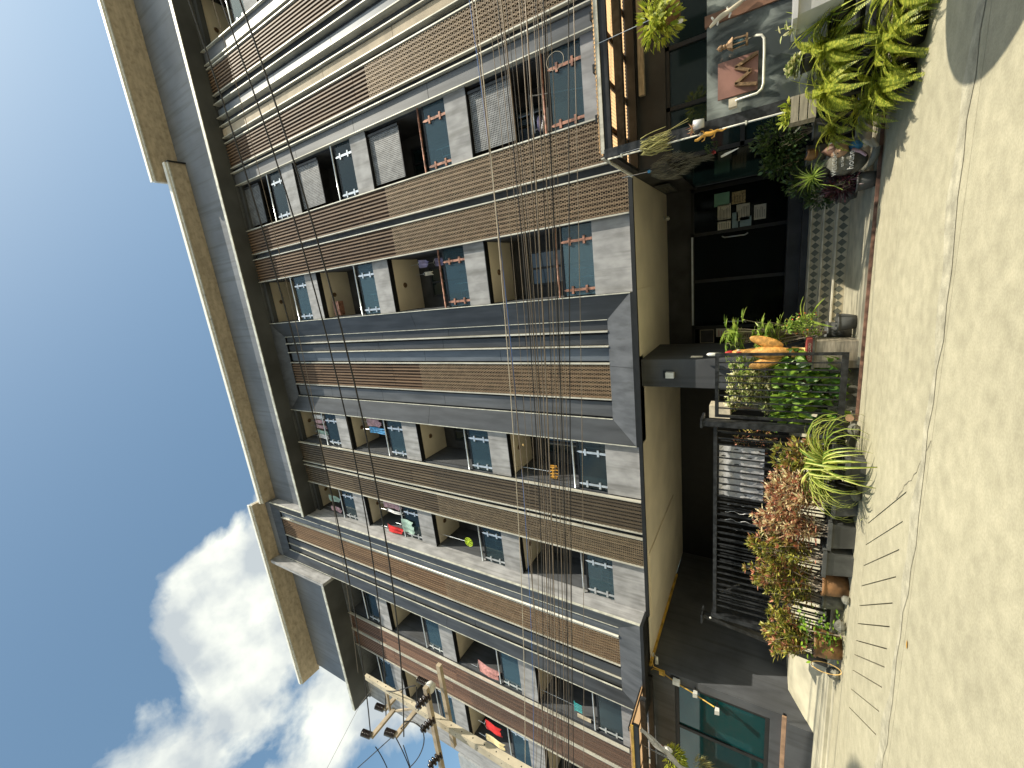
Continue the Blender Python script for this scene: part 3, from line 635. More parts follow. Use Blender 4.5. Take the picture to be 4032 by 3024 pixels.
# boxes and boards stacked behind the gate
t = thing('stacked_boards', 'stack of pale boards and a carton leaning behind the gate post', 'boards', (-2.45, 7.6, .1))
for i in range(5): part('board', MB().bar((-2.40-.035*i, 7.75+.05*i, .1), (-2.30-.05*i, 7.70+.05*i, 1.55+.03*i), .03, .30), ('wood_pale', 'white', 'stone', 'wood_pale', 'pot_tan')[i], t)
part('carton', B(-2.62, -2.40, 7.5, 7.78, 1.62, 1.94), 'cream', t)

# ------------------------------------------------------------------ plants
def pot(t, c, r, h, m, sq=False):
    x, y, z = c
    if sq:
        w = r; q = MB().hexa([(x-w*.78, y-w*.78, z), (x+w*.78, y-w*.78, z), (x+w*.78, y+w*.78, z), (x-w*.78, y+w*.78, z), (x-w, y-w, z+h), (x+w, y-w, z+h), (x+w, y+w, z+h), (x-w, y+w, z+h)])
        part('pot', q, m, t); part('rim', MB().box(x-w-.02, x+w+.02, y-w-.02, y-w+.015, z+h-.035, z+h+.01).box(x-w-.02, x+w+.02, y+w-.015, y+w+.02, z+h-.035, z+h+.01).box(x-w-.02, x-w+.015, y-w, y+w, z+h-.035, z+h+.01).box(x+w-.015, x+w+.02, y-w, y+w, z+h-.035, z+h+.01), m, t)
        return
    part('pot', MB().lathe((x, y, z), [(0, 0), (r*.72, 0), (r*.86, h*.35), (r*.97, h*.75), (r*.93, h*.86), (r*1.04, h*.9), (r*1.06, h), (r*.93, h), (r*.9, h*.9), (0, h*.88)], 24), m, t, True)
    part('soil', MB().lathe((x, y, z+h*.9), [(0, .005), (r*.9, 0)], 16), 'soil', t)
def rnd_dir(zlo=-.2, zhi=1):
    a = random.uniform(0, 2*PI); z = random.uniform(zlo, zhi); r = math.sqrt(max(0, 1-z*z)); return Vector((r*math.cos(a), r*math.sin(a), z))
def croton(label, c, top, spread, potr, poth, pm='terracotta', sq=False, leafm='leaf_croton', n=26, dens=40, boost=1.9, grp_='potted shrubs along the iron fence', z0=0):
    t = thing('potted_shrub', label, 'potted plant', (c[0], c[1], z0), grp_); pot(t, (c[0], c[1], z0), potr, poth, pm, sq)
    st = MB(); lf = [MB(), MB()]
    base = Vector((c[0], c[1], z0+poth*.9))
    for i in range(int(n*boost)):
        a = random.uniform(0, 2*PI); rr = random.uniform(0, 1)**.6
        tip = Vector((c[0]+1.2*spread[0]*rr*math.cos(a), c[1]+1.3*spread[1]*rr*math.sin(a), z0+poth+(top-z0-poth)*random.uniform(.5, 1.02)*(1-.25*rr*rr)))
        b0 = base+Vector((random.uniform(-.6, .6)*potr, random.uniform(-.6, .6)*potr, 0)); mid = b0.lerp(tip, .5)+Vector((random.uniform(-.04, .04), random.uniform(-.04, .04), .04))
        st.tube([b0, mid, tip], [.007, .005, .003], 5, False)
        L = lf[0 if random.random() < .6 else 1]
        for k in range(dens):
            f = random.uniform(.12, 1)**.8; p = b0.lerp(mid, f*2) if f < .5 else mid.lerp(tip, (f-.5)*2); dd = rnd_dir(-.1, .95)
            L.leaf(p+dd*random.uniform(.01, .07), dd, random.uniform(.055, .11), random.uniform(.022, .036), .35)
        for k in range(11): L.leaf(tip, rnd_dir(.3, 1), random.uniform(.06, .095), .026, .1)
    part('stems', st, 'twig', t, kind='stuff'); part('foliage', lf[0], leafm, t, kind='stuff'); part('foliage', lf[1], 'leaf_croton_red' if leafm == 'leaf_croton' else 'leaf_pale', t, kind='stuff')
    return t
G = 'potted shrubs along the iron fence'
croton('bronze shrub spilling beside the black gate post above the striped grass plant', (-2.90, 6.86), 1.04, (.24, .16), .17, .26, 'pot_grey', True, n=15, dens=30)
croton('pink and cream leaved shrub just left of the striped grass plant', (-3.42, 6.72), 1.12, (.30, .22), .20, .28, 'pot_grey', True, 'leaf_pale', n=34, dens=40)
croton('tallest pale leaved shrub in front of the foil streamers', (-3.92, 6.70), 1.22, (.27, .2), .20, .30, 'pot_grey', True, 'leaf_pale', n=28, dens=34)
croton('leggy green shrub with bare stems in the square grey pot', (-4.36, 6.66), 1.26, (.24, .18), .19, .34, 'pot_grey', True, n=22, dens=26)
croton('green and red shrub in the round brown pot beside the square grey one', (-4.86, 6.74), 1.30, (.30, .18), .19, .32, n=26, dens=28)
croton('shrub with pink tips left of the round brown pot', (-5.30, 6.95), 1.22, (.28, .16), .15, .28, 'stone', n=22, dens=26)
croton('bushy shrub in the big brown pot at the fence end by the driveway', (-6.02, 6.80), 1.06, (.36, .24), .22, .36, n=34, dens=32)
t = thing('potted_shrub', 'small bronze shrub half hidden behind the fence by the gate post', 'potted plant', (-2.95, 7.45, 0)); pot(t, (-2.95, 7.45, 0), .14, .3, 'pot_grey')
q = MB()
for i in range(260): dd = rnd_dir(-.3, 1); q.leaf(Vector((-2.95, 7.45, 1.05))+Vector((dd.x*.2, dd.y*.15, dd.z*.5)), rnd_dir(), .07, .02, .3)
part('foliage', q, 'leaf_croton_red', t, kind='stuff'); part('stems', MB().tube([(-2.95, 7.45, .28), (-2.93, 7.44, 1.4)], .01, 5), 'twig', t)
# low creeping green at the foot of the big pot
q = MB()
for i in range(170): q.leaf((random.gauss(-5.72, .16), random.gauss(6.66, .12), random.uniform(.05, .55)), rnd_dir(-.2, .9), .07, .045, .3)
t = thing('creeper', 'bright green round leaved creeper between the two brown pots', 'creeper', (-5.72, 6.66, 0)); part('foliage', q, 'leaf_green', t, kind='stuff')
part('stems', MB().tube([(-5.7, 6.7, 0), (-5.74, 6.66, .5)], .008, 5), 'twig', t)
t = thing('garden_rocks', 'broken pale rocks holding up the potted plants by the fence', 'rocks', (-4.6, 6.5, 0))
for (x, y, r) in ((-2.72, 6.62, .09), (-3.2, 6.42, .08), (-4.9, 6.5, .07), (-5.45, 6.6, .10), (-6.45, 6.7, .09), (-6.62, 6.9, .10), (-2.45, 6.9, .09)): part('rock', MB().blob((x, y, r*.7), (r, r*.8, r*.75), 9, 6, .12), 'stone', t)
t = thing('metal_hoop', 'thin brass hoop leaning on the big brown pot', 'hoop', (-6.3, 6.75, 0))
part('hoop', MB().tube([(-6.30+.05*math.cos(a), 6.62+.05*math.cos(a), .19+.19*math.sin(a)) for a in [PI*2*i/20 for i in range(21)]], .008, 6), 'rooster_light', t, True)
# big striped spider plant: every blade is a leaf of its own
sp = thing('spider_plant', 'large yellow striped arching grass plant at the corner of the gate', 'potted plant', (-2.78, 6.42, 0)); pot(sp, (-2.78, 6.42, .0), .15, .20, 'pot_grey', True)
def blade(L, w, droop, n=9):
    q = MB(); p = Vector((0, 0, 0)); a = math.radians(random.uniform(56, 74)); vs = []
    for i in range(n):
        f = i/(n-1); ww = w*(.55+.45*math.sin(PI*min(1, f*1.3+.15)))*(1-f**3*.9)/2; q.v += [(p.x, -ww, p.z+.25*ww), (p.x, 0, p.z-.1*ww), (p.x, ww, p.z+.25*ww)]
        p = p+Vector((math.cos(a), 0, math.sin(a)))*L/(n-1); a -= droop*(.5+f)/n*1.6
    for i in range(n-1): q.f += [(3*i, 3*i+1, 3*i+4, 3*i+3), (3*i+1, 3*i+2, 3*i+5, 3*i+4)]
    return q
mat('leaf_stripe', (.70, .70, .22), .45, island=.5, scale=9, col2=(.52, .56, .12), trans=.35); mat('leaf_mid', (.22, .33, .05), .45, island=.5, scale=9, col2=(.12, .20, .03), trans=.35)
bl = []
for L, w, dr in ((.85, .042, 2.3), (.98, .045, 2.7), (.78, .040, 1.9), (1.05, .042, 3.0), (.64, .038, 1.2)):
    me = mesh('blade', blade(L, w, dr), 'leaf_stripe', True); me.materials.append(MAT['leaf_mid']); bl.append(me)
    for p_ in me.polygons: p_.material_index = p_.index % 2
for i in range(120):
    o = inst('leaf', random.choice(bl), sp, (-2.78+random.uniform(-.05, .05), 6.42+random.uniform(-.05, .05), .30+random.uniform(-.02, .06)), (random.uniform(-.25, .25), random.uniform(-.1, .5), random.uniform(0, 2*PI)))
    s = random.uniform(.9, 1.2); o.scale = (s, s, s)
# planting behind the gate: broad leaves below, variegated shrub above
bx_ = thing('planter_box', 'low stone planter full of broad green leaves behind the gate', 'planter', (-2.0, 7.55, 0))
part('box', B(-2.42, -1.62, 7.34, 7.76, 0, .32), 'stone', bx_); part('soil', B(-2.38, -1.66, 7.38, 7.72, .321, .33), 'soil', bx_)
q = MB(); w, L = .085, .17
outl = [(0, 0, 0), (.35, .04, 0), (.9, .14, -.004), (1, .32, -.008), (.85, .55, -.012), (.5, .82, -.02), (0, 1, -.03)]
for s_ in (1, -1):
    b = len(q.v); q.v += [(s_*u*w/2*1.15, v*L, zz_+abs(u)*.018) for u, v, zz_ in outl]; q.v += [(0, v*L, zz_) for u, v, zz_ in outl]
    for i in range(6): q.f.append((b+i, b+i+1, b+8+i, b+7+i))
heart = mesh('broad_leaf', q, 'leaf_green', True)
gl = thing('broad_leaved_plant', 'glossy green broad leaved plant behind the lower half of the gate', 'plant', (-2.0, 7.5, .33))
for i in range(230):
    x = random.uniform(-2.62, -1.42); z = random.uniform(.22, 1.08)*(1 if x < -1.6 else .9); y = 7.34+random.uniform(-.06, .14)
    s = random.uniform(.75, 1.25); inst('leaf', heart, gl, (x, y, z), (random.uniform(-1.6, -.5), random.uniform(-.6, .6), random.uniform(-.7, .7)+PI), (s, s, s))
st = MB()
for i in range(22): x = random.uniform(-2.4, -1.6); st.tube([(x, 7.5, .3), (x+random.uniform(-.12, .12), 7.44, .7), (x+random.uniform(-.2, .2), 7.40, 1.05)], .006, 4)
part('stems', st, 'leaf_green', gl, kind='stuff')
vs_ = thing('variegated_shrub', 'cream and green small leaved shrub behind the upper half of the gate', 'shrub', (-2.05, 7.6, .33))
q = MB(); st = MB()
for i in range(150):
    c_ = Vector((random.gauss(-2.02, .22), 7.56+random.uniform(-.14, .14), random.uniform(.95, 1.62)))
    if c_.x > -1.56: c_.x = -1.6
    for k in range(24): dd = rnd_dir(-.6, 1); q.leaf(c_+dd*random.uniform(.01, .09), rnd_dir(-.3, 1), random.uniform(.04, .065), random.uniform(.028, .042), .2)
    if i % 4 == 0: st.tube([(-2.0+random.uniform(-.1, .1), 7.6, .33), c_.lerp(Vector((-2, 7.6, .5)), .4), c_], [.012, .008, .004], 5)
part('foliage', q, 'leaf_variegated', vs_, kind='stuff'); part('branches', st, 'twig', vs_, kind='stuff')
q = MB()
for i in range(45): c_ = Vector((random.uniform(-1.8, -1.5), 7.5+random.uniform(-.1, .1), random.uniform(1.2, 1.66))); q.leaf(c_, rnd_dir(-.2, 1), random.uniform(.08, .12), .06, .4)
part('new_leaves', q, 'leaf_palm', vs_, kind='stuff')
# lady palm by the rooster
pm = thing('lady_palm', 'lady palm with fans of pointed leaves behind the rooster statue', 'potted plant', (-1.25, 8.0, .05)); pot(pm, (-1.25, 7.95, .05), .16, .3, 'pot_grey')
q = MB(); st = MB()
for i in range(50):
    c_ = Vector((-1.28+random.gauss(0, .14), 7.85+random.gauss(0, .14), random.uniform(.75, 1.78))); d0 = rnd_dir(-.1, .9); st.tube([(-1.25, 7.95, .3), c_.lerp(Vector((-1.25, 7.95, .5)), .3), c_], .005, 4)
    sd = d0.cross(Vector((0, 0, 1))).normalized()
    for k in range(9): a = (k-4)*.30; q.leaf(c_, d0*math.cos(a)+sd*math.sin(a)+Vector((0, 0, random.uniform(-.1, .15))), random.uniform(.17, .27), .036, .6, (.4, 1, .95, .6, .05))
part('fronds', q, 'leaf_palm', pm, kind='stuff'); part('canes', st, 'twig', pm, kind='stuff')
fl = thing('flowering_shrub', 'small plant dotted with orange flowers beside the statue pedestal', 'shrub', (-1.05, 7.6, .05)); pot(fl, (-1.05, 7.55, .05), .13, .22, 'pot_grey')
q = MB(); q2 = MB()
for i in range(520): dd = rnd_dir(-.4, 1); c_ = Vector((-1.06, 7.52, .58))+Vector((dd.x*.17, dd.y*.18, dd.z*.36))*random.uniform(.4, 1); q.leaf(c_, rnd_dir(-.4, 1), random.uniform(.03, .08), .02, .3)
for i in range(60): dd = rnd_dir(-.3, 1); q2.leaf(Vector((-1.06, 7.50, .6))+Vector((dd.x*.18, dd.y*.2, dd.z*.32)), rnd_dir(), .022, .02, 0)
part('foliage', q, 'leaf_palm', fl, kind='stuff'); part('flowers', q2, 'leaf_orange', fl, kind='stuff')
q = MB()
for i in range(5): q.leaf((-.98, 7.45, .55+.03*i), (random.uniform(-.1, .9), -.3, random.uniform(-.2, .9)), random.uniform(.3, .42), .035, .9, (.4, .9, 1, .9, .6, .1))
part('long_leaf', q, 'leaf_spider', fl)

# ------------------------------------------------------------------ rooster statue on its pedestal
pd = thing('pedestal', 'square grey stone pedestal under the rooster statue', 'pedestal', (-1.40, 7.12, 0))
part('block', B(-1.62, -1.24, 7.0, 7.34, 0, .53), 'wood_pale', pd); part('cap', B(-1.64, -1.22, 6.98, 7.36, .531, .56), 'stone', pd)
ro_ = thing('rooster_statue', 'golden rooster statue with a red comb on a red lettered base', 'statue', (-1.40, 7.1, .56))
part('base', MB().box(-1.56, -1.20, 6.98, 7.22, .56, .625).blob((-1.38, 7.1, .62), (.17, .11, .02), 14, 6), 'red_base', ro_)
lettering('lettering', 'CONCORD', .05, (-1.38, 6.977, .592), (PI/2, 0, 0), 'cream', ro_)
rx, ry = -1.41, 7.12
body = MB()
body.lathe((rx, ry, 0), [(.01, .72), (.035, .76), (.065, .85), (.085, .98), (.10, 1.10), (.085, 1.22), (.06, 1.32), (.052, 1.42), (.05, 1.50), (.045, 1.55), (.02, 1.59), (0, 1.60)], 20)
part('body', body, 'rooster', ro_, True)
for sx in (1, -1):
    part('wing', MB().blob((rx+sx*.165, ry+.0, 1.13), (.078, .038, .235), 14, 12, 0, Matrix.Rotation(sx*.30, 3, 'Y')), 'rooster', ro_, True)
    part('leg', MB().tube([(rx+sx*.05, ry, .80), (rx+sx*.055, ry-.01, .70), (rx+sx*.05, ry-.01, .63)], [.035, .02, .014], 8), 'rooster_light', ro_, True)
    part('claw', MB().tube([(rx+sx*.05, ry-.01, .645), (rx+sx*.05, ry-.075, .632)], .010, 6).tube([(rx+sx*.05, ry-.01, .645), (rx+sx*.085, ry-.06, .632)], .009, 6).tube([(rx+sx*.05, ry-.01, .645), (rx+sx*.015, ry-.06, .632)], .009, 6), 'rooster_light', ro_, True)
tail = MB()
for k in range(7): a = -.5+k*.17; tail.leaf((rx, ry+.08, .95), (.5*math.sin(a*2), 1, .9-a*.3), .34, .05, 1.4, (.6, 1, .9, .7, .1), Vector((1, 0, 0)))
part('tail', tail, 'rooster', ro_)
cb = MB()
for k in range(5): cb.blob((rx, ry-.05+.03*k, 1.625+.02*math.sin(k*.8)), (.020, .022, .052), 8, 6)
part('comb', cb, 'comb', ro_, True); part('beak', MB().tube([(rx, ry-.035, 1.54), (rx, ry-.10, 1.525)], [.02, .003], 8), 'rooster_light', ro_, True)
part('wattle', MB().blob((rx+.012, ry-.05, 1.49), (.012, .012, .035), 8, 6).blob((rx-.012, ry-.05, 1.49), (.012, .012, .035), 8, 6), 'comb', ro_, True)
part('cheek', MB().blob((rx+.04, ry-.025, 1.50), (.02, .02, .028), 8, 6).blob((rx-.04, ry-.025, 1.50), (.02, .02, .028), 8, 6), 'cream', ro_, True)
part('eye', MB().blob((rx+.042, ry-.02, 1.555), (.007, .009, .009), 6, 5).blob((rx-.042, ry-.02, 1.555), (.007, .009, .009), 6, 5), 'black', ro_, True)

for o in (pd, ro_): o.location.y += .24; o.location.x -= .035
# ------------------------------------------------------------------ garden corner right of the steps
def fronds(q, c, n, L, w=.05, zlo=-.1, zhi=.9, droop=1.6, step=.018):
    c = Vector(c)
    for i in range(n):
        d_ = rnd_dir(zlo, zhi); p = c+Vector((random.uniform(-.06, .06), random.uniform(-.06, .06), random.uniform(-.03, .05))); l = L*random.uniform(.6, 1.1); k = int(l/step); sd = d_.cross(Vector((0, 0, 1))).normalized()
        for j in range(k):
            f = j/k; d_ = (d_+Vector((0, 0, -droop/k))).normalized(); p = p+d_*l/k; ww = w*math.sin(PI*min(1, f*.9+.12))
            for s_ in (1, -1): q.leaf(p, sd*s_+d_*.35, ww, step*.85, .1, (.6, 1, .3), sd.cross(d_))
def fern(label, c, n, L, m='leaf_fern', w=.040, pr=.13, ph=.2, zlo=-.1, zhi=.9, cat='fern', group=None, droop=1.6):
    t = thing('fern', label, cat, c, group); pot(t, c, pr, ph, 'black'); q = MB(); fronds(q, (c[0], c[1], c[2]+ph+.02), int(n*1.25), L, w, zlo, zhi, droop, .014)
    for i in range(26): q.leaf((c[0]+random.uniform(-.1, .1), c[1]+random.uniform(-.1, .1), c[2]+ph), rnd_dir(.0, 1), random.uniform(.2, .45), .014, random.uniform(.6, 1.8), (.5, .9, 1, .9, .7, .4, .08))
    part('fronds', q, m, t, kind='stuff'); return t
sh = thing('plant_shelf', 'low dark shelf carrying the ferns in front of the glass windbreak', 'shelf', (2.1, 6.1, 0))
part('board', B(1.62, 3.6, 5.95, 6.22, .40, .44), 'iron', sh); part('leg', B(1.64, 1.68, 5.97, 6.01, 0, .40), 'iron', sh); part('leg', B(1.64, 1.68, 6.17, 6.21, 0, .40), 'iron', sh); part('leg', B(3.0, 3.04, 5.97, 6.01, 0, .4), 'iron', sh)
fern('yellow green sword fern nearest the corner of the windbreak', (1.62, 6.02, .44), 60, .50)
fern('large yellow fern drooping over the shelf in full sun', (1.98, 5.92, .44), 75, .58)
fern('sunlit fern on the ground below the shelf with toothed fronds', (1.80, 5.72, 0), 70, .52)
fern('fern at the outer end of the ground row in bright sun', (2.15, 5.50, .0), 75, .58)
fern('rear fern between the shelf and the porch rail', (1.50, 6.55, .05), 55, .46)
fern('fern spilling onto the gate rail beside the carved stone', (1.42, 6.85, .3), 30, .42, 'leaf_fern')
fern('low fern creeping over the pavement by the ground row', (1.52, 5.95, 0), 50, .46)
fern('outermost sunlit fern touching the oval shade on the road', (2.45, 5.30, 0), 60, .55)
gr = thing('grass_plant', 'tall plant with long yellow strap leaves above the ferns', 'potted plant', (2.2, 5.95, .5)); pot(gr, (2.22, 5.85, .5), .12, .18, 'black'); q = MB()
for i in range(60): q.leaf((2.22, 5.85, .68), rnd_dir(.1, 1), random.uniform(.28, .5), .02, random.uniform(.5, 1.6), (.5, .9, 1, .9, .7, .4, .08))
part('leaves', q, 'leaf_spider', gr, kind='stuff')
kl = thing('succulent', 'rosette plant with pale round yellow leaves on a dark pot by the sign', 'potted plant', (1.95, 6.08, .78)); pot(kl, (1.93, 6.05, .76), .09, .14, 'black'); q = MB()
for i in range(190): dd = rnd_dir(-.1, 1); q.leaf(Vector((1.93, 6.05, .93))+dd*.06, dd, random.uniform(.04, .07), .045, .3, (.4, 1, .9, .3))
part('leaves', q, 'leaf_variegated', kl, kind='stuff')
t = thing('flower_pot', 'light grey square flower tub with rounded rim at the photo top edge', 'flower tub', (2.45, 5.7, .6))
part('tub', MB().hexa([(2.22, 5.52, .60), (2.85, 5.52, .60), (2.85, 5.9, .60), (2.22, 5.9, .60), (2.17, 5.48, .96), (2.9, 5.48, .96), (2.9, 5.94, .96), (2.17, 5.94, .96)]), 'pot_grey' if 0 else 'plastic', t)
part('rim', B(2.14, 2.93, 5.45, 5.97, .962, 1.0), 'plastic', t); part('stand', B(2.3, 2.8, 5.6, 5.85, .0, .598), 'iron', t)
q = MB()
for i in range(14): dd = rnd_dir(-.2, .9); q.leaf((2.10+random.uniform(-.03, .03), 5.55, .98+random.uniform(0, .12)), dd, .07, .03, .4)
part('blossom', q, 'leaf_variegated', t, kind='stuff')
def bush(label, c, r, n, m, L=.06, w=.03, cat='plant', name='leafy_plant', ph=.22, pr=.12):
    t = thing(name, label, cat, (c[0], c[1], max(0.0, c[2]-r[2]-ph))); pot(t, (c[0], c[1], max(0.0, c[2]-r[2]-ph)), pr, ph, 'pot_grey'); q = MB()
    for i in range(n): dd = rnd_dir(-1, 1); p = Vector(c)+Vector((dd.x*r[0], dd.y*r[1], dd.z*r[2]))*random.uniform(.35, 1); q.leaf(p, (dd+rnd_dir(-.3, .8)*.8), L*random.uniform(.6, 1.2), w*random.uniform(.7, 1.2), .3)
    part('foliage', q, m, t, kind='stuff')
    st = MB()
    for i in range(8): st.tube([(c[0], c[1], max(0.0, c[2]-r[2]-.05)), (c[0]+random.uniform(-.6, .6)*r[0], c[1], c[2]+random.uniform(-.3, .7)*r[2])], .005, 4)
    part('stems', st, 'twig', t, kind='stuff'); return t
bush('shaded bush of small dark leaves behind the fern row', (1.50, 7.15, 1.05), (.30, .22, .34), 900, 'leaf_dark')
bush('grey green bush with pale leaf tips above the spider plants', (1.22, 7.25, 1.02), (.2, .18, .26), 520, 'leaf_palm' if 0 else 'leaf_dark', .07, .045)
bush('dark plant with thin leaves standing on the top step', (.95, 7.6, .75), (.2, .2, .25), 420, 'leaf_dark', .08, .03)
bush('dark red flecked plant trailing over the tiled steps', (.72, 7.75, .55), (.16, .16, .2), 380, 'leaf_dark', .06, .03)
bush('deep purple spiky plant low beside the carved stone', (.78, 7.22, .36), (.15, .14, .16), 420, 'leaf_purple', .12, .018)
t = thing('spider_plant', 'small spider plant with thin pale leaves above the carved stone', 'potted plant', (.93, 7.12, .55)); pot(t, (.96, 7.15, .50), .08, .14, 'black'); q = MB()
for i in range(75): q.leaf((.93, 7.12, .66), rnd_dir(-.1, 1), random.uniform(.16, .3), .013, random.uniform(.5, 1.8), (.5, 1, .9, .7, .4, .08))
for i in range(8): q.leaf((.80, 7.10, .42-.02*i), rnd_dir(-.4, .3), .05, .02, .2)
part('leaves', q, 'leaf_palm', t, kind='stuff'); part('runner', MB().tube([(.93, 7.1, .68), (.82, 7.08, .6), (.76, 7.05, .44), (.70, 7.05, .36)], .005, 5), 'leaf_palm', t)
t = thing('carved_stone', 'round grey stone ornament with a carved welcome message', 'stone ornament', (1.03, 7.08, .05))
part('stone', MB().blob((1.03, 7.14, .34), (.15, .09, .22), 20, 12, .012), 'stone', t, True)
lettering('carving', 'WELCOME', .062, (1.03, 7.045, .46), (PI/2, 0, 0), 'white', t, .012); lettering('carving', 'to our', .045, (1.03, 7.04, .385), (PI/2, 0, 0), 'white', t, .012); lettering('carving', 'house', .088, (1.03, 7.04, .30), (PI/2, 0, 0), 'white', t, .012)
t = thing('garden_gnome', 'small seated gnome figure with blue shirt leaning on the carved stone', 'garden gnome', (1.18, 7.05, .05))
gm = MB().blob((1.20, 7.10, .25), (.055, .05, .08), 12, 8); part('body', gm, 'cloth_blue', t, True)
part('head', MB().blob((1.17, 7.09, .42), (.085, .075, .095), 16, 12), 'pot_tan', t, True); part('hat', MB().lathe((1.20, 7.11, .47), [(.09, 0), (.07, .05), (.03, .10), (0, .13)], 14), 'wood_brown', t, True)
part('nose', MB().blob((1.16, 7.01, .415), (.014, .02, .014), 8, 6), 'pot_tan', t, True)
part('eye', MB().blob((1.135, 7.022, .44), (.008, .006, .01), 6, 5).blob((1.185, 7.02, .44), (.008, .006, .01), 6, 5), 'black', t, True)
part('legs', MB().tube([(1.22, 7.08, .18), (1.18, 6.98, .15), (1.12, 6.97, .10)], [.028, .026, .022], 8).tube([(1.17, 7.08, .17), (1.20, 6.98, .12), (1.10, 6.96, .07)], [.028, .026, .022], 8), 'cream', t, True)
part('arm', MB().tube([(1.15, 7.06, .29), (1.10, 7.0, .22), (1.04, 7.0, .16)], [.02, .018, .014], 8), 'cloth_rose', t, True)
part('driftwood', MB().tube([(1.12, 6.98, .07), (1.02, 7.0, .08), (.94, 7.02, .12), (.88, 7.03, .18)], [.035, .04, .035, .025], 8), 'stone', t, True)
for nm, c_, r_, m_, lb in (('clay_pot', (1.20, 7.12, .70), .075, 'terracotta', 'round clay pot tipped among the ferns above the carved stone'), ('clay_pot', (1.0, 7.2, .50), .06, 'terracotta', 'orange clay pot with beaded rim above the carved stone')):
    tag(part(nm, MB().lathe(c_, [(0, -r_*.8), (r_*.6, -r_*.8), (r_, -.1*r_), (r_*.85, r_*.6), (r_*.9, r_*.8), (r_*.7, r_*.75), (0, r_*.5)], 16, (.2, -.2, 1)), m_, None, True), lb, 'pot')
t = thing('wooden_crate', 'pale wooden planter box hung on the windbreak post', 'planter box', (1.52, 6.2, .82))
for i in range(3): part('plank', B(1.40, 1.66, 6.1+.001*i, 6.115+.001*i, .74+.08*i, .81+.08*i), 'wood_pale', t)
part('side', B(1.40, 1.415, 6.118, 6.3, .74, .98), 'wood_pale', t); part('side', B(1.645, 1.66, 6.118, 6.3, .74, .98), 'wood_pale', t); part('floor', B(1.416, 1.644, 6.12, 6.3, .74, .76), 'wood_pale', t)
q = MB()
for i in range(120): q.leaf((random.uniform(1.42, 1.64), random.uniform(6.12, 6.3), random.uniform(.95, 1.05)), rnd_dir(0, 1), .06, .03, .3)
part('foliage', q, 'leaf_fern', t, kind='stuff')

# ------------------------------------------------------------------ canopy, windbreak and what hangs there
def canopy(name, label, x0, x1, yf, z, m_edge, sheet='roof_sheet'):
    t = thing(name, label, 'canopy', (x0, YF, z)); yb = 7.79
    part('front_beam', B(x0, x1, yf, yf+.06, z, z+.13), 'iron', t); part('back_beam', B(x0, x1, yb-.06, yb, z, z+.12), 'iron', t)
    part('middle_beam', B(x0, x1, (yf+yb)/2-.05, (yf+yb)/2+.05, z+.004, z+.12), 'gate_iron', t)
    part('edge_trim', B(x0, x1, yf-.02, yf-.002, z+.10, z+.155), m_edge, t)
    part('end_beam', B(x0-.05, x0, yf, yb, z, z+.13) if x1 > x0 else B(x0, x0+.05, yf, yb, z, z+.13), 'iron', t)
    part('end_trim', B(x0-.07, x0-.052, yf-.02, yb, z+.10, z+.155), m_edge, t)
    q = MB(); n = int(abs(x1-x0)/.05)
    for i in range(n*2):
        xa, xb = x0+i*.025, x0+(i+1)*.025; za = z+.165+(.012 if i % 2 else 0); zb_ = z+.165+(0 if i % 2 else .012); q.quad((xa, yf-.03, za), (xb, yf-.03, zb_), (xb, yb, zb_), (xa, yb, za))
    part('roof_sheet', q, sheet, t)
    k = x0+.42
    while k < x1: part('rafter', B(k, k+.10, yf, yb, z+.181, z+.215), 'iron', t); k += .62
    return t
canopy('canopy', 'dark steel canopy with brown corrugated sheets over the shop front', 1.66, 9, 6.32, 3.06, 'rail_trim')
canopy('canopy', 'dark steel canopy with a bright yellow edge strip over the teal window', -16, -9.15, 6.5, 3.16, 'yellow_paint')
wb = thing('windbreak', 'grey reflective glass windbreak with a square dark corner post', 'windbreak', (1.7, 6.28, 0))
part('corner_post', B(1.585, 1.70, 6.28, 6.38, 0, 3.16), 'gate_iron', wb); part('glass_sheet', B(1.70, 2.70, 6.30, 6.312, .30, 1.84), 'frosted', wb); part('glass_sheet', B(2.81, 5, 6.30, 6.312, .30, 1.84), 'frosted', wb)
part('post', B(2.70, 2.81, 6.27, 6.33, 0, 1.86), 'wood_brown', wb); part('lower_rail', B(1.70, 5, 6.29, 6.325, .24, .30), 'gate_iron', wb); part('inner_rail', B(1.70, 5, 6.42, 6.46, 1.0, 1.05), 'gate_iron', wb)
cp = thing('conduit_pipe', 'thin white electrical pipe running down the corner post', 'pipe', (1.56, 6.26, 1))
part('pipe', MB().tube([(1.53, 7.6, 3.13), (1.54, 6.5, 3.13), (1.56, 6.26, 3.10), (1.56, 6.25, 2.8), (1.56, 6.25, .95)], .011, 8), 'pipe_white', cp, True)
for z in (2.9, 2.4, 1.9, 1.4): part('clip', B(1.54, 1.58, 6.235, 6.28, z, z+.02), 'pipe_white', cp)
cp = thing('conduit_pipe', 'pale electrical pipe running along the shop wall under the canopy', 'pipe', (3, 7.85, 3.1)); part('pipe', MB().tube([(1.62, 7.83, 3.10), (9, 7.83, 3.10)], .012, 8), 'pipe_white', cp, True)
t = thing('tube_light', 'long white tube light fixed on the shop wall under the canopy', 'light', (3.3, 7.8, 2.95)); part('body', B(2.75, 4.6, 7.78, 7.85, 2.93, 3.02), 'wood_pale', t)
sg = thing('sign_board', 'reddish brown sign board with a raised metal letter M on the glass', 'sign', (2.08, 6.24, 1.5))
part('board', B(1.885, 2.27, 6.255, 6.285, 1.30, 1.715), 'board_brown', sg)
q = MB(); ym, yd = 6.205, 6.25
def stroke(a, b, w): q.bar((a[0], (ym+yd)/2, a[1]), (b[0], (ym+yd)/2, b[1]), w, .045, (0, 1, 0))
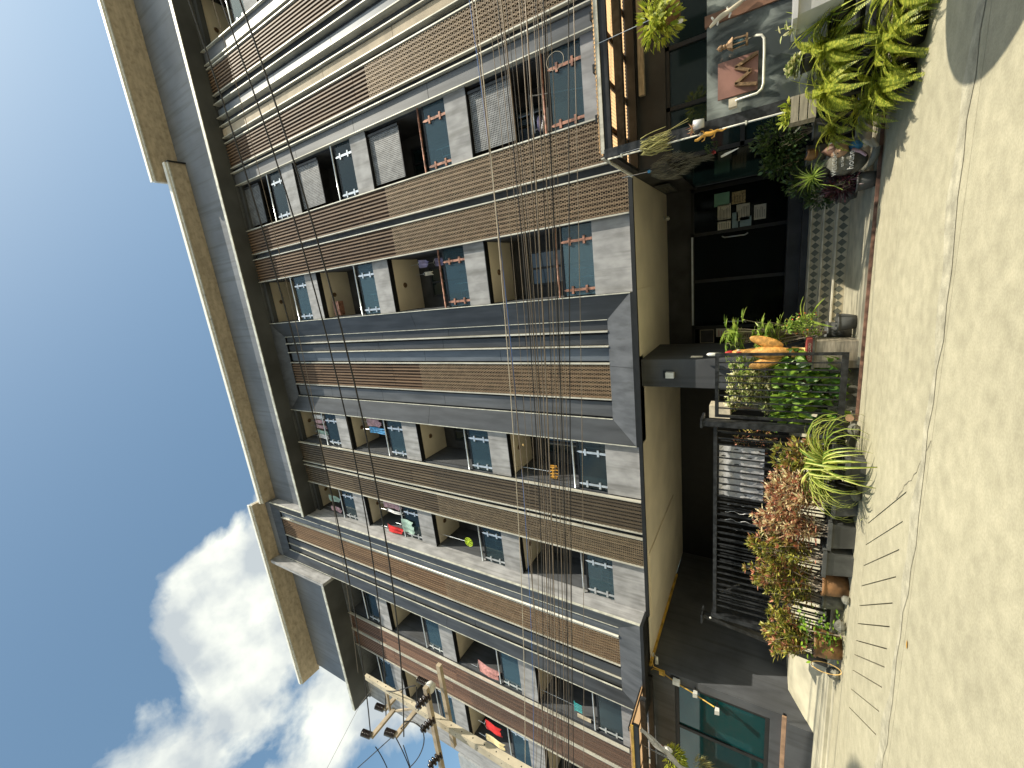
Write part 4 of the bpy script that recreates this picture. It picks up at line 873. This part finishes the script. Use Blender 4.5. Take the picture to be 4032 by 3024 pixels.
for a, b in (((1.99, 1.53), (1.93, 1.31)), ((1.99, 1.53), (2.08, 1.37)), ((2.08, 1.37), (2.16, 1.53)), ((2.16, 1.53), (2.24, 1.31))): stroke(a, b, .032)
part('letter', q, 'bronze', sg)
lt = thing('lantern', 'rusty bronze lantern on a looped white pipe beside the sign', 'lantern', (2.36, 6.1, 1.5))
part('roof', MB().lathe((2.37, 6.12, 1.55), [(.075, 0), (.07, .01), (.045, .045), (.02, .07), (.028, .085), (.022, .10), (.035, .115), (.03, .14), (.012, .155), (0, .17)], 8), 'bronze', lt)
part('glass', MB().lathe((2.37, 6.12, 1.43), [(.042, 0), (.052, .12)], 6), 'rail_glass', lt)
q = MB()
for k in range(6): a = PI/3*k; q.tube([(2.37+.044*math.cos(a), 6.12+.044*math.sin(a), 1.42), (2.37+.055*math.cos(a), 6.12+.055*math.sin(a), 1.555)], .006, 5)
q.lathe((2.37, 6.12, 1.40), [(0, 0), (.062, 0), (.066, .018), (0, .02)], 8); part('cage', q, 'bronze', lt); part('bulb', MB().blob((2.37, 6.12, 1.47), (.02, .02, .035), 10, 8), 'white', lt, True)
part('pipe', MB().tube([(2.37, 6.12, 1.42), (2.375, 6.12, 1.32), (2.36, 6.12, 1.27), (2.32, 6.12, 1.245), (2.2, 6.12, 1.24), (1.88, 6.12, 1.24), (1.83, 6.12, 1.255), (1.80, 6.12, 1.30), (1.80, 6.14, 1.50), (1.80, 6.2, 1.53)], .013, 8), 'pipe_white', lt, True)
tag(part('junction_box', B(1.745, 1.835, 6.16, 6.25, 1.505, 1.59), 'cream'), 'cream square junction box where the lantern pipe ends', 'junction box')
t = thing('gecko_ornament', 'orange gecko ornament clinging to the corner post pipe', 'ornament', (1.52, 6.22, 1.8))
part('body', MB().tube([(1.50, 6.22, 1.97), (1.50, 6.21, 1.93), (1.52, 6.21, 1.89), (1.54, 6.205, 1.84), (1.53, 6.21, 1.78), (1.55, 6.21, 1.71), (1.53, 6.21, 1.66), (1.55, 6.21, 1.61)], [.012, .02, .016, .028, .026, .014, .010, .004], 8), 'orange', t, True)
for (x, z) in ((1.58, 1.87), (1.48, 1.86), (1.57, 1.77), (1.49, 1.75)): part('leg', MB().tube([(1.53, 6.21, z-.01), (x, 6.215, z), (x+(.01 if x > 1.53 else -.01), 6.22, z+.03)], [.010, .008, .006], 6), 'orange', t, True)
t = thing('gecko_ornament', 'white and straw twisted gecko ornament at the windbreak post', 'ornament', (2.72, 6.2, 1.6))
part('body', MB().tube([(2.66, 6.22, 1.80), (2.69, 6.21, 1.75), (2.72, 6.20, 1.68), (2.74, 6.2, 1.60), (2.78, 6.21, 1.50), (2.82, 6.22, 1.42)], [.015, .025, .030, .026, .024, .012], 8), 'cream', t, True)
for (x, z) in ((2.75, 1.78), (2.65, 1.72), (2.79, 1.62), (2.68, 1.60)): part('leg', MB().tube([(2.72, 6.2, z-.02), (x, 6.21, z)], [.012, .01], 6), 'white', t, True)
t = thing('ceramic_gecko', 'small white gecko ornament with a red flower inside the porch', 'ornament', (1.46, 7.2, 1.7))
part('body', MB().tube([(1.44, 7.2, 1.76), (1.46, 7.2, 1.70), (1.48, 7.2, 1.62), (1.50, 7.2, 1.54)], [.014, .018, .012, .004], 8), 'white', t, True); q = MB()
for i in range(26): q.leaf(Vector((1.52, 7.2, 1.86)), rnd_dir(-1, 1), .04, .03, 0)
part('flower', q, 'comb', t); q = MB()
for i in range(40): q.leaf((random.uniform(1.52, 1.66), 7.2, random.uniform(1.78, 1.95)), rnd_dir(-.5, 1), .07, .02, .2)
part('leaves', q, 'leaf_dark', t, kind='stuff')
# hanging plants
hf = thing('hanging_fern', 'bright hanging fern in a dark basket under the canopy', 'hanging plant', (3.0, 6.2, 2.4)); q = MB(); fronds(q, (2.93, 6.15, 2.42), 40, .34, .06, -.6, .8, 1.6)
for i in range(260): dd = rnd_dir(-.9, .9); q.leaf(Vector((2.93, 6.15, 2.34))+Vector((dd.x*.24, dd.y*.2, dd.z*.22)), dd+Vector((0, 0, .2)), random.uniform(.07, .12), .035, .6)
part('foliage', q, 'leaf_fern', hf, kind='stuff'); part('basket', MB().lathe((2.96, 6.15, 2.12), [(0, 0), (.09, 0), (.13, .14), (.12, .15), (0, .1)], 14), 'terracotta', hf, True); part('wire', MB().tube([(2.96, 6.15, 2.26), (2.96, 6.2, 3.16)], .004, 4), 'steel', hf)
part('tag', MB().blob((2.78, 6.08, 2.10), (.025, .01, .035), 8, 6), 'white', hf, True)
ds = thing('hanging_straw_plant', 'bundle of dry yellow hanging stems beside the white pipe', 'hanging plant', (1.60, 6.2, 2.5)); q = MB()
for i in range(70):
    x = 1.58+random.uniform(-.09, .09); y = 6.2+random.uniform(-.06, .06); pts = [(x, y, 2.62+random.uniform(-.05, .02))]
    for k in range(4): pts.append((pts[-1][0]+random.uniform(-.03, .04), pts[-1][1]+random.uniform(-.02, .02), pts[-1][2]-random.uniform(.05, .10)))
    q.tube(pts, [.006, .005, .004, .004, .002], 4, False)
for i in range(2): q.tube([(1.64+.03*i, 6.2, 2.4), (1.70, 6.2, 2.25), (1.74+.03*i, 6.2, 2.04)], .005, 4)
part('stems', q, 'straw', ds, kind='stuff'); part('wire', MB().tube([(1.58, 6.2, 2.6), (1.60, 6.34, 3.16)], .003, 4), 'steel', ds)
ms_ = thing('hanging_moss', 'grey tuft of air moss hanging in the porch shade', 'hanging plant', (1.46, 7.1, 2.3)); q = MB()
for i in range(850):
    f = random.random(); z = 2.72-.78*f; r = .16*math.sin(PI*min(1, f*1.1+.12))+.015; dd = rnd_dir(-.5, .3); p = Vector((1.45+dd.x*r, 7.1+dd.y*r, z)); e = p+Vector((random.uniform(-.05, .05), random.uniform(-.05, .05), -random.uniform(.05, .14)))
    q.leaf(p, e-p, (e-p).length, .005, .3, (.6, 1, .3))
part('strands', q, 'moss', ms_, kind='stuff'); part('wire', MB().tube([(1.45, 7.1, 2.7), (1.45, 7.1, 3.16)], .003, 4), 'steel', ms_); part('clip', B(1.43, 1.47, 7.09, 7.11, 2.72, 2.76), 'cloth_blue', ms_)
gf = thing('hanging_pot', 'pale dried flowers in a little white hanging pot at the glass corner', 'hanging plant', (1.66, 6.22, 1.96)); part('pot', MB().lathe((1.67, 6.2, 1.86), [(0, 0), (.05, 0), (.06, .12), (.055, .12), (0, .1)], 12), 'plastic', gf, True); q = MB()
for i in range(50): q.leaf((1.63+random.uniform(-.05, .03), 6.18, 1.99), rnd_dir(-.3, 1), random.uniform(.04, .09), .01, .6)
part('leaves', q, 'leaf_pale', gf, kind='stuff')
# left hand side: yellow conduit, floodlights, hanging plants
yc = thing('yellow_conduit', 'yellow electrical conduit with junction box beside the teal window', 'conduit', (-9.1, 7.86, 2.9))
part('pipe', MB().tube([(-8.75, 7.86, 3.19), (-8.95, 7.85, 3.15), (-8.97, 7.85, 3.02), (-9.02, 7.85, 2.98)], .011, 6).tube([(-9.08, 7.86, 3.20), (-9.0, 7.84, 3.16), (-8.99, 7.84, 3.0)], .009, 6).tube([(-9.04, 7.86, 2.96), (-9.15, 7.82, 2.62), (-9.20, 7.80, 2.35), (-9.30, 7.74, 1.86)], .013, 6), 'yellow_paint', yc, True)
part('junction_box', B(-9.09, -8.98, 7.82, 7.88, 2.90, 3.02), 'yellow_paint', yc)
def flood(loc, label):
    x, y, z = loc; t = thing('floodlight', label, 'floodlight', loc, 'small floodlights by the teal window')
    part('housing', MB().hexa([(x-.055, y-.06, z-.045), (x+.055, y-.06, z-.045), (x+.04, y+.03, z-.035), (x-.04, y+.03, z-.035), (x-.055, y-.08, z+.045), (x+.055, y-.08, z+.045), (x+.04, y+.03, z+.04), (x-.04, y+.03, z+.04)]), 'white_plastic', t)
    part('arm', MB().bar((x, y+.03, z), (x, 7.9, z+.02), .03), 'iron', t)
flood((-9.17, 7.78, 2.24), 'upper white floodlight on the wall beside the teal window'); flood((-9.33, 7.72, 1.80), 'lower white floodlight at the end of the yellow conduit')
hp = thing('hanging_fern', 'dry yellow tufted plant hanging under the yellow edged canopy', 'hanging plant', (-10.35, 6.9, 2.6)); q = MB()
for i in range(420):
    dd = rnd_dir(-1, .6); p = Vector((-10.35, 7.0, 2.05))+Vector((dd.x*.22, dd.y*.18, dd.z*.22)); q.leaf(p, dd+Vector((0, 0, -.5)), random.uniform(.10, .22), .014, .8)
part('foliage', q, 'straw', hp, kind='stuff'); part('wire', MB().tube([(-10.35, 7.0, 2.2), (-10.35, 7.0, 3.16)], .004, 4), 'steel', hp)
hp = thing('hanging_fern', 'green and brown hanging plant with a white and red bird ornament', 'hanging plant', (-9.9, 6.7, 2.6)); q = MB()
for i in range(380): dd = rnd_dir(-1, .8); q.leaf(Vector((-9.95, 6.75, 2.52))+Vector((dd.x*.2, dd.y*.18, dd.z*.17)), dd, random.uniform(.08, .14), .03, .8)
part('foliage', q, 'leaf_fern', hp, kind='stuff'); part('wire', MB().tube([(-9.95, 6.75, 2.5), (-9.95, 6.75, 3.16)], .004, 4), 'steel', hp)
part('bird_body', MB().blob((-9.66, 6.7, 2.62), (.06, .05, .10), 10, 8), 'white', hp, True); part('bird_head', MB().blob((-9.62, 6.66, 2.74), (.04, .035, .035), 10, 8), 'comb', hp, True)
t = thing('plastic_wrap', 'crumpled clear plastic wrap slung from the yellow edged canopy', 'plastic wrap', (-9.6, 6.5, 2.9)); q = MB()
for j in range(17):
    for i in range(5): q.v.append((-9.25-.05*j+.02*math.sin(i*2+j), 6.5+.03*i+.02*math.sin(j*1.3+i), 3.12-.075*j+.02*math.sin(i*1.9+j*.7)))
for j in range(16):
    for i in range(4): a = j*5+i; q.f.append((a, a+1, a+6, a+5))
part('sheet', q, 'plastic', t, True)

# ------------------------------------------------------------------ laundry and odds and ends on the balconies
def cloth(name, label, x, z1, w, h, m, y=8.08, n=7, group=None, cat='laundry'):
    t = thing(name, label, cat, (x, y, z1), group); q = MB(); ph = random.uniform(0, 6); rows = 6
    for j in range(rows+1):
        for i in range(n+1): q.v.append((x-w/2+w*i/n*(1-.12*j/rows), y+.025*math.sin(i*2.1+ph)*(.3+j/rows)+.02*math.sin(j+ph), z1-h*j/rows*(1+.08*math.sin(i+ph))))
    for j in range(rows):
        for i in range(n): a = j*(n+1)+i; q.f.append((a, a+1, a+n+2, a+n+1))
    part('fabric', q, m, t, True)
    part('hanger', MB().tube([(x-w*.4, y, z1-.01), (x, y, z1+.05), (x+w*.4, y, z1-.01)], .006, 5).tube([(x, y, z1+.05), (x, y, z1+.30)], .004, 4), 'steel', t)
    return t
for i, (x, m, l) in enumerate(((-3.78, 'cloth_white', 'white shirt nearest the central frame on the top balcony'), (-3.95, 'cloth_rose', 'first rose pink shirt on the top balcony left of the frame'), (-4.15, 'cloth_rose', 'pink shirt in the middle of the top balcony laundry row'), (-4.36, 'cloth_mint', 'pale green shirt on the top balcony laundry row'), (-4.52, 'cloth_white', 'white shirt at the left end of the top balcony laundry row'))):
    cloth('hanging_shirt', l, x, 14.92, .15, .62, m, y=8.15, n=4, group='shirts drying on the top balcony')
cloth('hanging_towel', 'rose and white towel on the second balcony from the top by the frame', -3.72, 11.9, .24, .62, 'cloth_rose')
cloth('hanging_towel', 'bright blue patterned towel on the balcony left of the central frame', -3.97, 11.85, .20, .74, 'cloth_blue')
cloth('hanging_towel', 'white printed towel on the top balcony beside the left frame', -6.98, 15.0, .26, .62, 'cloth_mint'); cloth('hanging_towel', 'striped white towel at the far end of the same top balcony', -7.42, 15.0, .18, .6, 'cloth_rose')
cloth('hanging_shirt', 'red and grey striped shirt on the balcony with the red jacket', -6.62, 11.9, .20, .8, 'cloth_rose'); cloth('hanging_shirt', 'white shirt beside the red jacket on the balcony', -6.84, 11.8, .14, .7, 'cloth_white')
cloth('hanging_jacket', 'bright red jacket hanging out over the balcony rail', -7.38, 11.72, .30, .66, 'cloth_red', y=7.92); cloth('hanging_towel', 'mint green towel draped over the glass below the red jacket', -7.12, 11.0, .46, .5, 'cloth_mint', y=7.93)
cloth('hanging_towel', 'pink plaid bath towel on the left block balcony', -11.85, 8.75, .62, .78, 'cloth_pink', y=8.0)
cloth('hanging_towel', 'bright red towel on the outermost left balcony', -14.2, 8.80, .42, .60, 'cloth_red', y=7.95); cloth('hanging_towel', 'cream yellow towel below the red one on the outermost balcony', -14.7, 8.82, .30, .74, 'cloth_yellow', y=7.9)
cloth('hanging_shirt', 'mauve shirt hanging in the balcony right of the central frame', .78, 8.86, .2, .3, 'cloth_purple', y=8.3); cloth('hanging_shirt', 'mauve shirt deeper in the same balcony', .78, 8.5, .2, .34, 'cloth_purple', y=8.5)
cloth('hanging_sock', 'long cream cloth hanging alone in the balcony right of the central frame', .52, 8.72, .10, .26, 'cream', y=8.3)
t = thing('round_fan', 'neon yellow round fan grille hanging on a balcony', 'fan', (-7.2, 8.2, 8.44)); q = MB()
for r in (.06, .10, .14): q.tube([(-7.2+r*math.cos(a), 8.1, 8.44+r*math.sin(a)) for a in [2*PI*i/18 for i in range(19)]], .009, 5, False)
for k in range(8): a = PI/4*k; q.tube([(-7.2, 8.1, 8.44), (-7.2+.14*math.cos(a), 8.1, 8.44+.14*math.sin(a))], .007, 4)
part('grille', q, 'neon', t); part('hub', MB().blob((-7.2, 8.1, 8.44), (.03, .03, .03), 8, 6), 'neon', t, True); part('blades', MB().leaf((-7.2, 8.12, 8.44), (1, 0, .3), .12, .07).leaf((-7.2, 8.12, 8.44), (-.4, 0, 1), .12, .07).leaf((-7.2, 8.12, 8.44), (-.4, 0, -1), .12, .07), 'neon', t)
part('cord', MB().tube([(-7.2, 8.1, 8.58), (-7.2, 8.1, 9.6)], .004, 4), 'steel', t)
t = thing('drying_rack', 'round coral red peg rack hanging in the lowest balcony left of the frame', 'peg rack', (-4.6, 8.2, 5.45)); q = MB()
q.tube([(-4.5+.16*math.cos(a), 8.15+.1*math.sin(a), 5.5) for a in [2*PI*i/16 for i in range(17)]], .014, 6, False)
for k in range(12): a = 2*PI*k/12; q.box(-4.5+.16*math.cos(a)-.012, -4.5+.16*math.cos(a)+.012, 8.15+.1*math.sin(a)-.008, 8.15+.1*math.sin(a)+.008, 5.36, 5.5)
part('ring', q, 'orange', t); part('cord', MB().tube([(-4.5, 8.15, 5.5), (-4.5, 8.15, 6.52)], .004, 4), 'steel', t)
t = thing('drying_rack', 'teal peg rack with cream cloth in the lowest left block balcony', 'peg rack', (-12.0, 8.2, 5.2)); q = MB()
for k in range(5): q.tube([(-11.5-.06*k, 8.05, 5.42), (-11.52-.06*k, 8.05, 5.2)], .012, 5)
q.tube([(-11.45, 8.05, 5.42), (-11.8, 8.05, 5.42)], .012, 5); part('rack', q, 'teal', t); part('cloth', MB().box(-11.95, -11.84, 8.03, 8.05, 4.95, 5.35), 'cream', t); part('cord', MB().tube([(-11.6, 8.05, 5.42), (-11.6, 8.05, 6.52)], .004, 4), 'steel', t)
t = thing('clothes_stand', 'blue grey folding clothes stand on the lowest right balcony', 'clothes stand', (3.3, 8.3, 4.0)); q = MB()
for z in (5.22, 5.16): q.tube([(2.85, 8.2, z), (3.55, 8.2, z)], .014, 6)
q.tube([(3.52, 8.2, 5.2), (3.35, 8.3, 4.0)], .013, 6); q.tube([(2.9, 8.2, 5.2), (3.1, 8.3, 4.0)], .013, 6); part('frame', q, 'steel', t, True)
t = thing('folded_mattress', 'rolled white mattress with a purple blanket on the lowest right balcony', 'bedding', (2.95, 8.2, 4.6)); q = MB()
for k in range(7): q.blob((2.88+.035*k, 8.25, 4.98-.015*k), (.03, .12, .06), 8, 6)
part('mattress', q, 'cloth_white', t, True); part('blanket', MB().blob((3.0, 8.27, 5.06), (.16, .12, .05), 10, 6), 'cloth_purple', t, True); part('base', B(2.8, 3.2, 8.15, 8.4, 4.0, 4.9), 'dark_wall', t)
for (x, k) in ((.05, 0), (.05, 1), (.05, 2), (-7.0, 0), (-7.0, 1), (3.0, 1)):
    zt = ZT[k]; t = thing('clothes_airer', {(.05, 0): 'white wire drying frame behind the lowest glass right of the central frame', (.05, 1): 'white wire drying frame one floor above the lowest glass right of the frame', (.05, 2): 'white wire drying frame two floors above the lowest glass right of the frame', (-7.0, 0): 'white wire drying frame on the lowest balcony beside the left frame', (-7.0, 1): 'white wire drying frame under the neon yellow fan', (3.0, 1): 'white wire drying frame on the screened balcony above the mattress'}[(x, k)], 'drying frame', (x, 8.1, zt))
    q = MB()
    for a, b in (((x-.22, zt+.05), (x+.12, zt+.05)), ((x-.22, zt+.34), (x+.12, zt+.34)), ((x-.22, zt+.05), (x-.22, zt+.34)), ((x+.12, zt-.1), (x+.12, zt+.5)), ((x-.05, zt+.05), (x-.05, zt+.34))): q.tube([(a[0], 8.08, a[1]), (b[0], 8.08, b[1])], .011, 5)
    part('frame', q, 'steel', t)

# ------------------------------------------------------------------ utility pole and overhead cables
PY = 4.5; px_, pz_ = -8.72, 9.1
POLE0 = set(bpy.data.objects)
up = thing('utility_pole', 'tapered pale concrete utility pole with crossarms at the lower picture edge', 'utility pole', (px_, PY, 0))
def taper(z): return .055+(.15-.055)*(pz_-z)/pz_*1.1
q = MB(); w0, w1 = taper(0), .055
q.hexa([(px_-w0, PY-w0*.7, 0), (px_+w0, PY-w0*.7, 0), (px_+w0, PY+w0*.7, 0), (px_-w0, PY+w0*.7, 0), (px_-w1, PY-w1*.7, pz_), (px_+w1, PY-w1*.7, pz_), (px_+w1, PY+w1*.7, pz_), (px_-w1, PY+w1*.7, pz_)])
part('shaft', q, 'pole', up)
q = MB(); z = 4.6
while z < 9:
    w = taper(z)*.98; q.lathe((px_, PY-w*.7-.002, z), [(.014, 0), (0, -.001)], 8, (0, -1, 0)); q.lathe((px_+w+.001, PY, z+.15), [(.014, 0), (0, .001)], 8, (1, 0, 0)); z += .28
part('bolt_hole', q, 'black', up)
for y_, z_, xa, xb in ((4.28, 6.70, -9.75, -7.55), (4.72, 6.72, -9.65, -7.45)):
    part('crossarm', B(xa, xb, y_-.04, y_+.04, z_-.05, z_+.05), 'arm_wood', up)
def insul(p, d, L=.26, r=.075, ribs=7):
    pr_ = []
    for k in range(ribs): f = k/ribs*L; pr_ += [(r, f), (r, f+L/ribs*.35), (r*.5, f+L/ribs*.5), (r*.5, f+L/ribs*.9)]
    return MB().lathe(p, [(0, 0)]+pr_+[(r*.4, L), (0, L)], 14, d)
for (x, y, z) in ((-7.75, 4.28, 6.76), (-8.35, 4.28, 6.76), (-9.30, 4.28, 6.76)):
    part('insulator', insul((x, y, z-.10), (0, -1, .25), .30, .085, 4), 'black_glaze', up, True)
part('insulator', insul((-7.80, 4.5, 6.85), (.1, -.1, 1), .32, .06, 8), 'black_glaze', up, True)
part('bushing', MB().lathe((-7.78, 4.45, 6.72), [(0, 0), (.10, 0), (.11, .10), (.07, .15), (0, .15)], 12), 'white_plastic', up, True)
br = []
for n_, (x, y, z, yb_) in enumerate(((-9.50, 3.92, 8.45, 4.62), (-9.62, 4.55, 8.75, 5.1), (-8.90, 3.92, 7.52, 4.7))):
    part('bracket', MB().bar((x, y, z), (x+.02, yb_, z-.02), .06, .09), 'arm_wood', up)
    part('insulator', insul((x+.0, y+.02, z+.04), (.15, -.25, 1), .24, .075, 8), 'black_glaze', up, True); br.append((x, y, z))
part('brace', MB().bar((-9.6, 4.6, 8.6), (px_, PY, 8.4), .05).bar((-8.9, 4.6, 7.5), (px_, PY, 7.3), .05).bar((-8.9, 4.6, 7.5), (-9.5, 4.6, 8.4), .04), 'arm_wood', up)
# camera helper used only to work out where the cables hang, as points in the street
R0, R1, R2 = d2, -r2, fw
def onY(x, y, Y):
    dv = R0*((x-2016)/1620)+R1*((y-1512)/1620)+R2; t_ = Y/dv.y; return Vector((dv.x*t_, Y, CAMH+dv.z*t_))
def cable(pts, Y, r, m, ext=(-3, 6)):
    P3 = [onY(*p, Y) for p in pts]; (x0, z0), (x1, z1), (x2, z2) = [(p.x, p.z) for p in P3]
    def z(x): return z0*(x-x1)*(x-x2)/((x0-x1)*(x0-x2))+z1*(x-x0)*(x-x2)/((x1-x0)*(x1-x2))+z2*(x-x0)*(x-x1)/((x2-x0)*(x2-x1))
    a, b = min(x0, x2)+ext[0], max(x0, x2)+ext[1]; n = 26
    return MB().tube([(a+(b-a)*i/n, Y, z(a+(b-a)*i/n)) for i in range(n+1)], r, 6), z
hv = (([(743, 0), (1187, 1450), (1460, 2898)], 3.92, 'cable_black', 'highest thick black power line across the facade'), ([(870, 0), (1330, 1500), (1520, 2820)], 4.55, 'cable_black', 'middle thick black power line across the upper facade'), ([(945, 0), (1408, 1560), (1590, 2900)], 3.92, 'cable_black', 'lowest of the three thick black power lines'))
for pts, Y, m, l in hv:
    q, _ = cable(pts, Y, .0135, m, (0, 7)); tag(part('power_line', q, m), l, 'power line')
q, _ = cable([(838, 0), (1215, 1500), (1410, 2650)], 4.9, .006, 'cable_brown', (0, 7)); tag(part('power_line', q, 'cable_brown'), 'thin grey wire just under the highest thick power line', 'power line')
c0 = [1845, 1923, 1940, 1955, 1967, 1975, 1990, 2010, 2044, 2055, 2070, 2100, 2108, 2117, 2128, 2137, 2150, 2165, 2235, 2262]
c1 = [2030, 2053, 2086, 2096, 2102, 2108, 2120, 2128, 2138, 2146, 2150, 2170, 2176, 2182, 2195, 2205, 2218, 2232, 2240, 2290]
c2 = [2100, 2104, 2110, 2132, 2136, 2150, 2160, 2166, 2174, 2178, 2190, 2200, 2216, 2222, 2232, 2240, 2244, 2250, 2256, 2300]
for i in range(20):
    Y = 5.65+.5*((i*7) % 10)/10; m = 'cable_blue' if i == 0 else ('cable_brown' if i % 3 else 'cable_black'); r = (.010, .0045, .005, .008, .005)[i % 5]
    q, _ = cable([(c0[i]+random.uniform(-4, 4), 0), (c1[i]+random.uniform(-6, 6), 1500), (c2[i]+random.uniform(-4, 4), 3000)], Y, r if i else .005, m)
    o = part('phone_cable', q, m)
    if i == 0: tag(o, 'blue phone cable beside the white one above the bundle', 'cable')
    else: tag(o, 'one dark phone cable in the dense sagging bundle across the first floor', 'cable', 'phone cables in the dense bundle')
q, _ = cable([(1872, 0), (2007, 1500), (2068, 3000)], 5.5, .0065, 'cable_white'); tag(part('phone_cable', q, 'cable_white'), 'cream white cable hanging clear above the dark bundle', 'cable')
q, _ = cable([(1860, 0), (1990, 1180), (2148, 3000)], 5.6, .009, 'cable_white'); tag(part('phone_cable', q, 'cable_brown'), 'single brown cable crossing the white one near the bundle', 'cable')
t = thing('cable_coil', 'loose white loop of cable hanging in the bundle by the right balcony', 'cable loop', onY(2185, 240, 5.6)); c_ = onY(2185, 240, 5.6)
part('loop', MB().tube([(c_.x+.10*math.cos(a), 5.6, c_.z+.12*math.sin(a)) for a in [2*PI*i/20 for i in range(21)]], .003, 5, False), 'cable_white', t)
t = thing('cable_tag', 'small brass tag hanging on the cable bundle left of the frame', 'cable tag', onY(2060, 1750, 5.6)); c_ = onY(2060, 1752, 5.6); part('tag', MB().blob(c_, (.022, .008, .012), 8, 6), 'rooster_light', t, True)
# jumper cables and guy wire at the pole
jp = thing('jumper_cables', 'looping black jumper cables between the pole insulators', 'cables', (-8.9, 4.2, 7.5)); q = MB()
def curve(pts, n=14):
    pts = [Vector(p) for p in pts]; o_ = []
    for i in range(n+1):
        t_ = i/n; w = [(1-t_)**3, 3*t_*(1-t_)**2, 3*t_*t_*(1-t_), t_**3]; o_.append(sum((p*ww for p, ww in zip(pts, w)), Vector()))
    return o_
def J(*a): return [onY(x, y, Y) for x, y, Y in a]
for pts in (J((1502, 2712, 4.5), (1560, 2740, 4.4), (1600, 2700, 4.3), (1635, 2700, 4.3)), J((1640, 2705, 4.3), (1640, 2760, 4.2), (1655, 2790, 4.2), (1645, 2800, 4.2)), J((1590, 2840, 3.95), (1700, 2830, 4.0), (1690, 2960, 4.0), (1610, 3024, 4.0)), J((1640, 2810, 4.2), (1580, 2870, 4.0), (1480, 2960, 4.0), (1390, 3040, 4.0)), J((1550, 2890, 4.0), (1580, 2940, 4.0), (1600, 2990, 4.0), (1620, 3040, 4.0)), J((1478, 2940, 4.0), (1500, 2970, 4.0), (1520, 3010, 4.0), (1530, 3040, 4.0)), J((1588, 2935, 3.95), (1600, 2970, 4.0), (1610, 3000, 4.0), (1620, 3040, 4.0))): q.tube(curve(pts), .011, 6)
part('cable', q, 'cable_black', jp, True)
q = MB().tube([onY(1490, 2680, 4.6), onY(1420, 2770, 4.4), onY(1280, 3040, 3.8)], .005, 5); tag(part('guy_wire', q, 'cable_brown'), 'thin guy wire running from the pole down across the clouds', 'wire')
# pale neighbouring building behind the pole
nb = thing('neighbour_building', 'plain pale grey wall of the next building behind the pole', 'building', (-19, 8, 0)); part('wall', B(-24, -16.9, 8.1, 14, 0, 10.6), 'pale_wall', nb)
w_n = part('window', B(-17.9, -17.3, 8.07, 8.12, 8.6, 9.6), 'black', nb); part('pane', B(-17.85, -17.35, 8.06, 8.068, 8.65, 9.55), 'far_window', w_n)

# ------------------------------------------------------------------ street side behind the camera: houses seen in reflections, plus unseen shade casters added for the road
ob = thing('brick_house', 'red brick house across the street seen mirrored in the glass', 'house', (-8, -9, 0))
part('wall', B(-46, -20, -13, -9, 0, 4.2), 'brick_far', ob); part('roof', B(-46.4, -19.6, -13.4, -8.6, 4.2, 4.4), 'iron', ob)
for i in range(5): w = part('window', B(-44.5+5*i, -42+5*i, -8.99, -8.95, 1.2, 3.4), 'white', ob); part('pane', B(-44.4+5*i, -42.1+5*i, -8.94, -8.93, 1.3, 3.3), 'far_window', w)
ob = thing('shop_house', 'drab three storey shop house across the street seen mirrored in the glass', 'house', (-7, -10, 0)); part('wall', B(-18, 3, -16, -10, 0, 8.5), 'beige_far', ob)
for i in range(5):
    for k in range(2): w = part('window', B(-17+4*i, -14.8+4*i, -9.99, -9.95, 1.4+3.4*k, 3.2+3.4*k), 'black', ob); part('pane', B(-16.9+4*i, -14.9+4*i, -9.94, -9.93, 1.5+3.4*k, 3.1+3.4*k), 'far_window', w)
ob = thing('concrete_house', 'pale concrete house across the street seen mirrored in the glass', 'house', (12, -9, 0)); part('wall', B(4, 30, -13, -9, 0, 7.5), 'pale_wall', ob)
for i in range(4): w = part('window', B(5.5+4*i, 7.3+4*i, -8.99, -8.95, 3.4, 5.2), 'black', ob)
ps = thing('oval_shade_caster', 'round shade caster added just outside the picture to throw the oval shade', 'oval_shade_caster', (3.54, 3.26, 0)); part('canopy', MB().lathe((3.54, 3.26, 2.27), [(1.0, 0), (.99, .03), (.5, .2), (0, .32)], 40), 'shade_caster_cloth', ps, True); part('pole', MB().tube([(3.54, 3.26, 0), (3.54, 3.26, 2.55)], .02, 8), 'steel', ps)  # unseen disc on a pole, added to throw the oval shade
wt = thing('road_shade_caster', 'drum on a tall mast added behind the camera to shade the road', 'shade_drum', (5.5, -2.1, 0)); part('shade_drum', MB().lathe((3.4, -2.48, 15.6), [(0, 0), (1.9, 0), (1.95, .2), (1.9, .5), (0, .8)], 32), 'shade_drum', wt, True); part('mast', MB().tube([(3.4, -2.48, 0), (3.4, -2.48, 15.6)], .12, 8), 'steel', wt)  # unseen drum on a mast, added so its shadow darkens the road edge
# fallen leaf on the road
tag(part('fallen_leaf', MB().leaf((-3.45, 4.12, .006), (1, .2, 0), .08, .035, 0, (.3, 1, .7, .1), Vector((0, 0, 1))), 'orange'), 'single small orange leaf lying on the concrete road', 'leaf')
